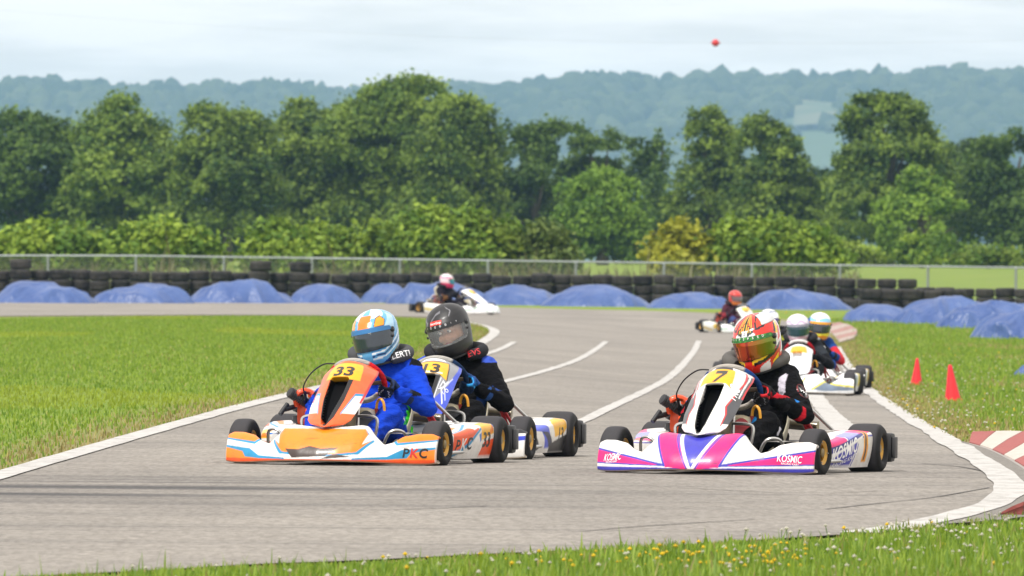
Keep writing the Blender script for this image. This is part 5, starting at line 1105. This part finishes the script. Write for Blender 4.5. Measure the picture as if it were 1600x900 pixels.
n3 = Art(lin('#f0642a')); n3.poly([(-.1, .01), (-.3, .14), (-.42, .4), (-.46, .74), (.46, .74), (.42, .4), (.3, .14), (.1, .01)], '#101012'); n3.poly([(.5, .2), (1.1, .2), (1.1, .5), (.7, .5)], WH, True); n3.line([(.5, .2), (.7, .5), (1, .52)], .04, CY, True); n3.poly([(-.66, .72), (.66, .72), (.56, .965), (-.54, .965)], '#f6b014'); n3.line([(.95, .4), (1, .95)], .07, '#c8202a', True)
p3 = Art(WH); p3.poly([(.0, .60), (.14, .78), (.3, .84), (.3, .76), (.12, .66)], OR); p3.poly([(.085, .10), (.10, .52), (.20, .56), (.32, .62), (.36, .44), (.42, .48), (.44, .38), (.30, .18), (.10, .02)], RO); p3.line([(.08, .55), (.22, .60), (.42, .78)], .012, CY, False, .24); p3.line([(.12, .04), (.30, .20), (.47, .46), (.52, .46)], .016, CY, False, .24); p3.poly([(.42, .30), (.655, .55), (.655, .44), (.44, .18)], '#2a6fc0'); p3.poly([(.46, .02), (.655, .02), (.655, .22), (.5, .18)], RO); p3.poly([(.455, .20), (.455, .66), (.63, .72), (.65, .30)], '#f4b41e'); p3.poly([(.56, .24), (.645, .34), (.64, .52), (.60, .40)], '#e8821c')
def h3(a, z):
    A = Art(lin('#5fa6d6')); 
    for s in (1, -1):
        f = lambda pts: [(s*x, y) for x, y in pts]
        A.poly(f([(.2, .10), (1.0, .10), (1.6, .14), (.4, .16)]), '#d5e6f2'); A.poly(f([(.9, .03), (1.5, .12), (1.8, .10), (1.4, .0)]), '#a8d0ea'); A.poly(f([(.48, .052), (.62, .10), (.92, .112), (1.12, .085), (1.0, .05), (.7, .045)]), '#1a2430'); A.poly(f([(.52, .055), (.65, .096), (.90, .106), (1.07, .084), (.97, .055)]), '#f29a1e')
        A.line(f([(.3, -.085), (.9, -.075), (1.5, -.02), (2.2, .05)]), .012, '#1f7fc8'); A.line(f([(.3, -.10), (.9, -.092), (1.5, -.04), (2.2, .03)]), .008, '#f0f4f8'); A.line(f([(.3, -.115), (.9, -.108), (1.5, -.058), (2.2, .01)]), .010, '#1a3a70'); A.line(f([(.3, -.13), (.9, -.125), (1.5, -.076), (2.2, -.01)]), .008, '#e8eef4'); A.poly(f([(.5, -.18), (1.0, -.145), (2.0, -.04), (3.2, -.02), (3.2, -.2)]), '#20242c')
    A.poly([(-.3, .05), (.3, .05), (.4, .12), (-.4, .12)], '#f07a1c'); return A(a, z)
K3 = dict(at=(532, 728.3), th=14.5, steer=4, label='orange and white racing kart with black number thirty-three on its side pod', plabel='person in bright blue racing suit with light blue helmet in the leftmost kart', fair=f3, nas=n3, pod=p3, sw=('#c0202a', '#aaa7a2'), eng='#d8481c', tank='#26262a', stay='#d8202a',
  glove=('#18243e', '#1d2d50', '#0e0f14', '#c8ccd4'), brace='#4a4b4e', suit=suit_fn('#1440c0', [('arm', 'lower', .42, .80, '#111318', 0, lambda q: q[:, 2] > .40), ('arm', 'upper', -.3, .10, '#111318', 0, lambda q: (q[:, 0] > .19) & (q[:, 2] > .57)), ('leg', 'upper', .30, 1.1, '#3fd03a', lambda q: q[:, 2] > .235), ('leg', 'upper', .36, 1.1, '#d4d2e0', lambda q: q[:, 2] > .255), ('leg', 'upper', .80, 1.3, '#1440c0', lambda q: (q[:, 2] < .37)), ('fn', lambda q: (np.abs(q[:, 0]) > .18) & (np.abs(q[:, 0]) < .20) & (q[:, 2] < .38) & (q[:, 1] < -.75), '#48e03a')]),
  helm=h3, visor=solid('#23303c'), strip=solid('#2a6fa8'), vmat='visor_dark', hrot=(math.radians(-8), math.radians(10), math.radians(-12)), head=(.01, .01, 0),
  flet=[('P', K(.475, .33, .088), IMR, nwing(1), .076, '#1a1a1c', .18, .022), ('K', K(.52, .31, .088), IMR, nwing(1), .076, '#d02a20', .18, .022), ('C', K(.568, .28, .088), IMR, nwing(1), .076, '#1a1a1c', .18, .022)],
  plet=[('P', K(.64, -.405, .118), REARR, LEFTN, .098, '#1a1a1c', .15, .02), ('K', K(.64, -.475, .125), REARR, LEFTN, .098, '#e8e4e0', .15, .02), ('C', K(.64, -.55, .13), REARR, LEFTN, .098, '#1a1a1c', .15, .02), ('33', K(.64, -.80, .150), REARR, LEFTN, .12, '#1a1a1c', .05, .02)],
  nlet=[('33', K(0, -.1, .525), IMR, Vector((0, .8, .55)), .125, '#2b2622', 0, .03)], nblet=[('ALERTI', K(.13, -.765, .632), Vector((-.9, -.3, .35)), Vector((-.35, .9, .25)), .05, '#e8e8ea', .1, .012)])
# ---- 4..8: the karts farther back
def f_plain(base, a, b): return Art(lin(base)).poly([(.16, .2), (.30, .75), (.40, .55), (.52, .40), (.62, .35), (.62, .15), (.3, .08)], a, True).line([(.16, .2), (.30, .78), (.42, .56), (.62, .40)], .016, b, True, .15).poly([(0, 0), (.10, 1.1), (-.10, 1.1)], b).poly([(0, .1), (.08, 1.1), (-.08, 1.1)], base)
def n_plain(base, a, plate): return Art(lin(base)).poly([(-.1, .02), (-.28, .14), (-.34, .4), (-.36, .66), (.36, .66), (.34, .4), (.28, .14), (.1, .02)], a).poly([(-.62, .72), (.62, .72), (.52, .94), (-.5, .94)], plate).line([(.5, .1), (.7, .5), (.6, .9)], .06, a, True)
def p_plain(base, a, b): return Art(lin(base)).poly([(.02, .2), (.2, .6), (.45, .62), (.4, .1)], a).poly([(.48, .1), (.64, .1), (.64, .62), (.5, .62)], b).line([(.02, .15), (.4, .05)], .02, b, False, .24)
def h_plain(base, *bands):
    def fn(a, z):
        C = np.tile(lin(base), (len(a), 1))
        for (z0, z1, amp, fr, col) in bands: C[(z > z0+amp*np.sin(a*fr)) & (z < z1+amp*np.sin(a*fr))] = lin(col)
        return C
    return fn
R_ = math.radians
KB = [dict(at=(1247, 617.5), th=3, label='white kart with grey and yellow flashes and a red topped steering wheel', plabel='person in black suit with pale mauve helmet and dark teal visor', fair=f_plain('#eceef0', '#6f7f94', '#e6d820'), nas=n_plain('#eceef2', '#c9cdd4', '#f0a818'), pod=p_plain('#eceef0', '#6f7f94', '#d8c84a'), sw=('#b01e2a', '#d8d4d4'), eng='#c8481c', glove=('#1a1a1e', '#202026', '#1a1a1e'), brace='#26262a', suit=suit_fn('#17181c', [('arm', 'upper', .2, .6, '#30343a')]), helm=h_plain('#e4dce4', (.05, .075, .02, 5, '#b9a3c4'), (-.12, -.09, .01, 4, '#c9a0b4'), (.10, .112, .012, 6, '#c8b8d0')), visor=solid('#123a44'), strip=solid('#8a8a98'), hrot=(R_(-8), R_(3), R_(2)), head=(.03, 0, 0)),
 dict(at=(1268, 608.5), th=2, label='white kart half hidden behind the grey and yellow one, its wheels showing at its right', plabel='person in blue and red suit with light blue helmet and orange visor surround', fair=f_plain('#e8e8ec', '#2a50a8', '#d0b428'), nas=n_plain('#e8e8ec', '#2a50a8', '#f0c020'), pod=p_plain('#ececec', '#c8ccd4', '#c8a848'), sw=('#222226', '#999999'), eng='#444448', glove=('#1a1a1e', '#202026', '#1a1a1e'), brace='#26262a', suit=suit_fn('#1f4488', [('arm', 'upper', .45, 1.2, '#c03038'), ('arm', 'lower', -.2, .4, '#c03038'), ('leg', 'upper', .2, 1, '#23262e')]), helm=h_plain('#7fc0e4', (.085, .2, .01, 3, '#eef2f6'), (-.2, -.055, .01, 3, '#f09a1c'), (-.11, -.085, .005, 5, '#e8e04a')), visor=solid('#28303a'), strip=solid('#f0a020'), hrot=(R_(-6), R_(-4), R_(6)), head=(-.085, 0, .0)),
 dict(at=(1196, 599.5), th=8, label='kart mostly hidden behind the flame helmet, only its engine side and antenna in view', plabel='person with plain white helmet and purple visor peering from behind the flame helmet', fair=f_plain('#d8dc50', '#30343a', '#e8e8e8'), nas=n_plain('#e8e8ea', '#30343a', '#e0d030'), pod=p_plain('#d8dadc', '#30343a', '#d8dc50'), sw=('#222226', '#999999'), eng='#c8481c', glove=('#1a1a1e', '#202026', '#1a1a1e'), brace='#26262a', suit=suit_fn('#c9d048', [('arm', 'lower', -.2, 1.2, '#2a2a30')]), helm=h_plain('#f0f0f2', (-.2, -.06, .005, 3, '#dcd6e6'), (.11, .125, .005, 3, '#3a4a7a')), visor=solid('#3a2468'), strip=solid('#4a2f80'), hrot=(R_(-6), R_(2), R_(4)), head=(.06, 0, 0)),
 dict(at=(1167, 521), th=-17, label='small distant white kart with an orange engine, farthest one right of the magenta kart', plabel='person in dark maroon suit with red helmet in the distant kart', fair=f_plain('#e0e6e4', '#c8d0cc', '#3a9a6a'), nas=n_plain('#e6ece6', '#d8e0d8', '#f0b430'), pod=p_plain('#d8dcd4', '#e4e8e4', '#c8a83a'), sw=('#222226', '#999999'), eng='#c84a30', glove=('#3a2024', '#30343a', '#3a2024'), brace='#30262a', suit=suit_fn('#4a2430', [('leg', 'upper', -.2, 1.2, '#3a4a7a'), ('arm', 'lower', .2, .8, '#8a3038')]), helm=h_plain('#c8352c', (.03, .05, .0, 1, '#30262a'), (-.2, -.09, .0, 1, '#d87a30')), visor=solid('#6a5a5c'), strip=solid('#8a2a28'), hrot=(R_(-6), R_(0), R_(20)), head=(0, 0, 0)),
 dict(at=(742, 491.5), th=-52, label='distant white kart turning through the far bend in front of the blue tarpaulins', plabel='person in black suit with pink and white helmet in the kart on the far bend', fair=f_plain('#eceef0', '#e4e6e8', '#3a9a6a'), nas=n_plain('#f0f0f0', '#e6e8ea', '#f0c040'), pod=p_plain('#e8e8e6', '#e8e8e6', '#e0c828'), podr=p_plain('#e8e8e6', '#e8e8e6', '#e0c828'), sw=('#222226', '#999999'), eng='#8a4a3a', glove=('#1a1a1e', '#202026', '#1a1a1e'), brace='#26262a', suit=suit_fn('#1c1822', [('arm', 'lower', .1, .6, '#6a4a2a')]), helm=h_plain('#e8d4da', (.075, .11, .0, 3, '#d8dce0'), (-.2, -.06, .0, 3, '#d8386a'), (.04, .07, .004, 3, '#e86a9a')), visor=solid('#2a8aa0'), strip=solid('#3aa06a'), hrot=(R_(-6), R_(0), R_(50)), head=(0, 0, 0))]
for s in (K1, K2, K3): kart(s, 1.0)
for s in KB: kart(s, .45)
# ------------------------------------------------------------------ the air: one closed box of even haze round the whole scene
hb = B(); hb.box((0, 5190, 92), (2860, 10560, 188), (1, 1, 1), 0)
m = bpy.data.materials.new('haze_air'); m.use_nodes = True; N = m.node_tree.nodes; N.clear(); L = m.node_tree.links
out = N.new('ShaderNodeOutputMaterial'); pv = N.new('ShaderNodeVolumePrincipled'); pv.inputs['Color'].default_value = (.38, .62, .98, 1); pv.inputs['Density'].default_value = .000082; pv.inputs['Anisotropy'].default_value = .1
L.new(pv.outputs[0], out.inputs['Volume'])
o = hb.obj('haze', m, smooth=False); tag(o, kind='stuff')
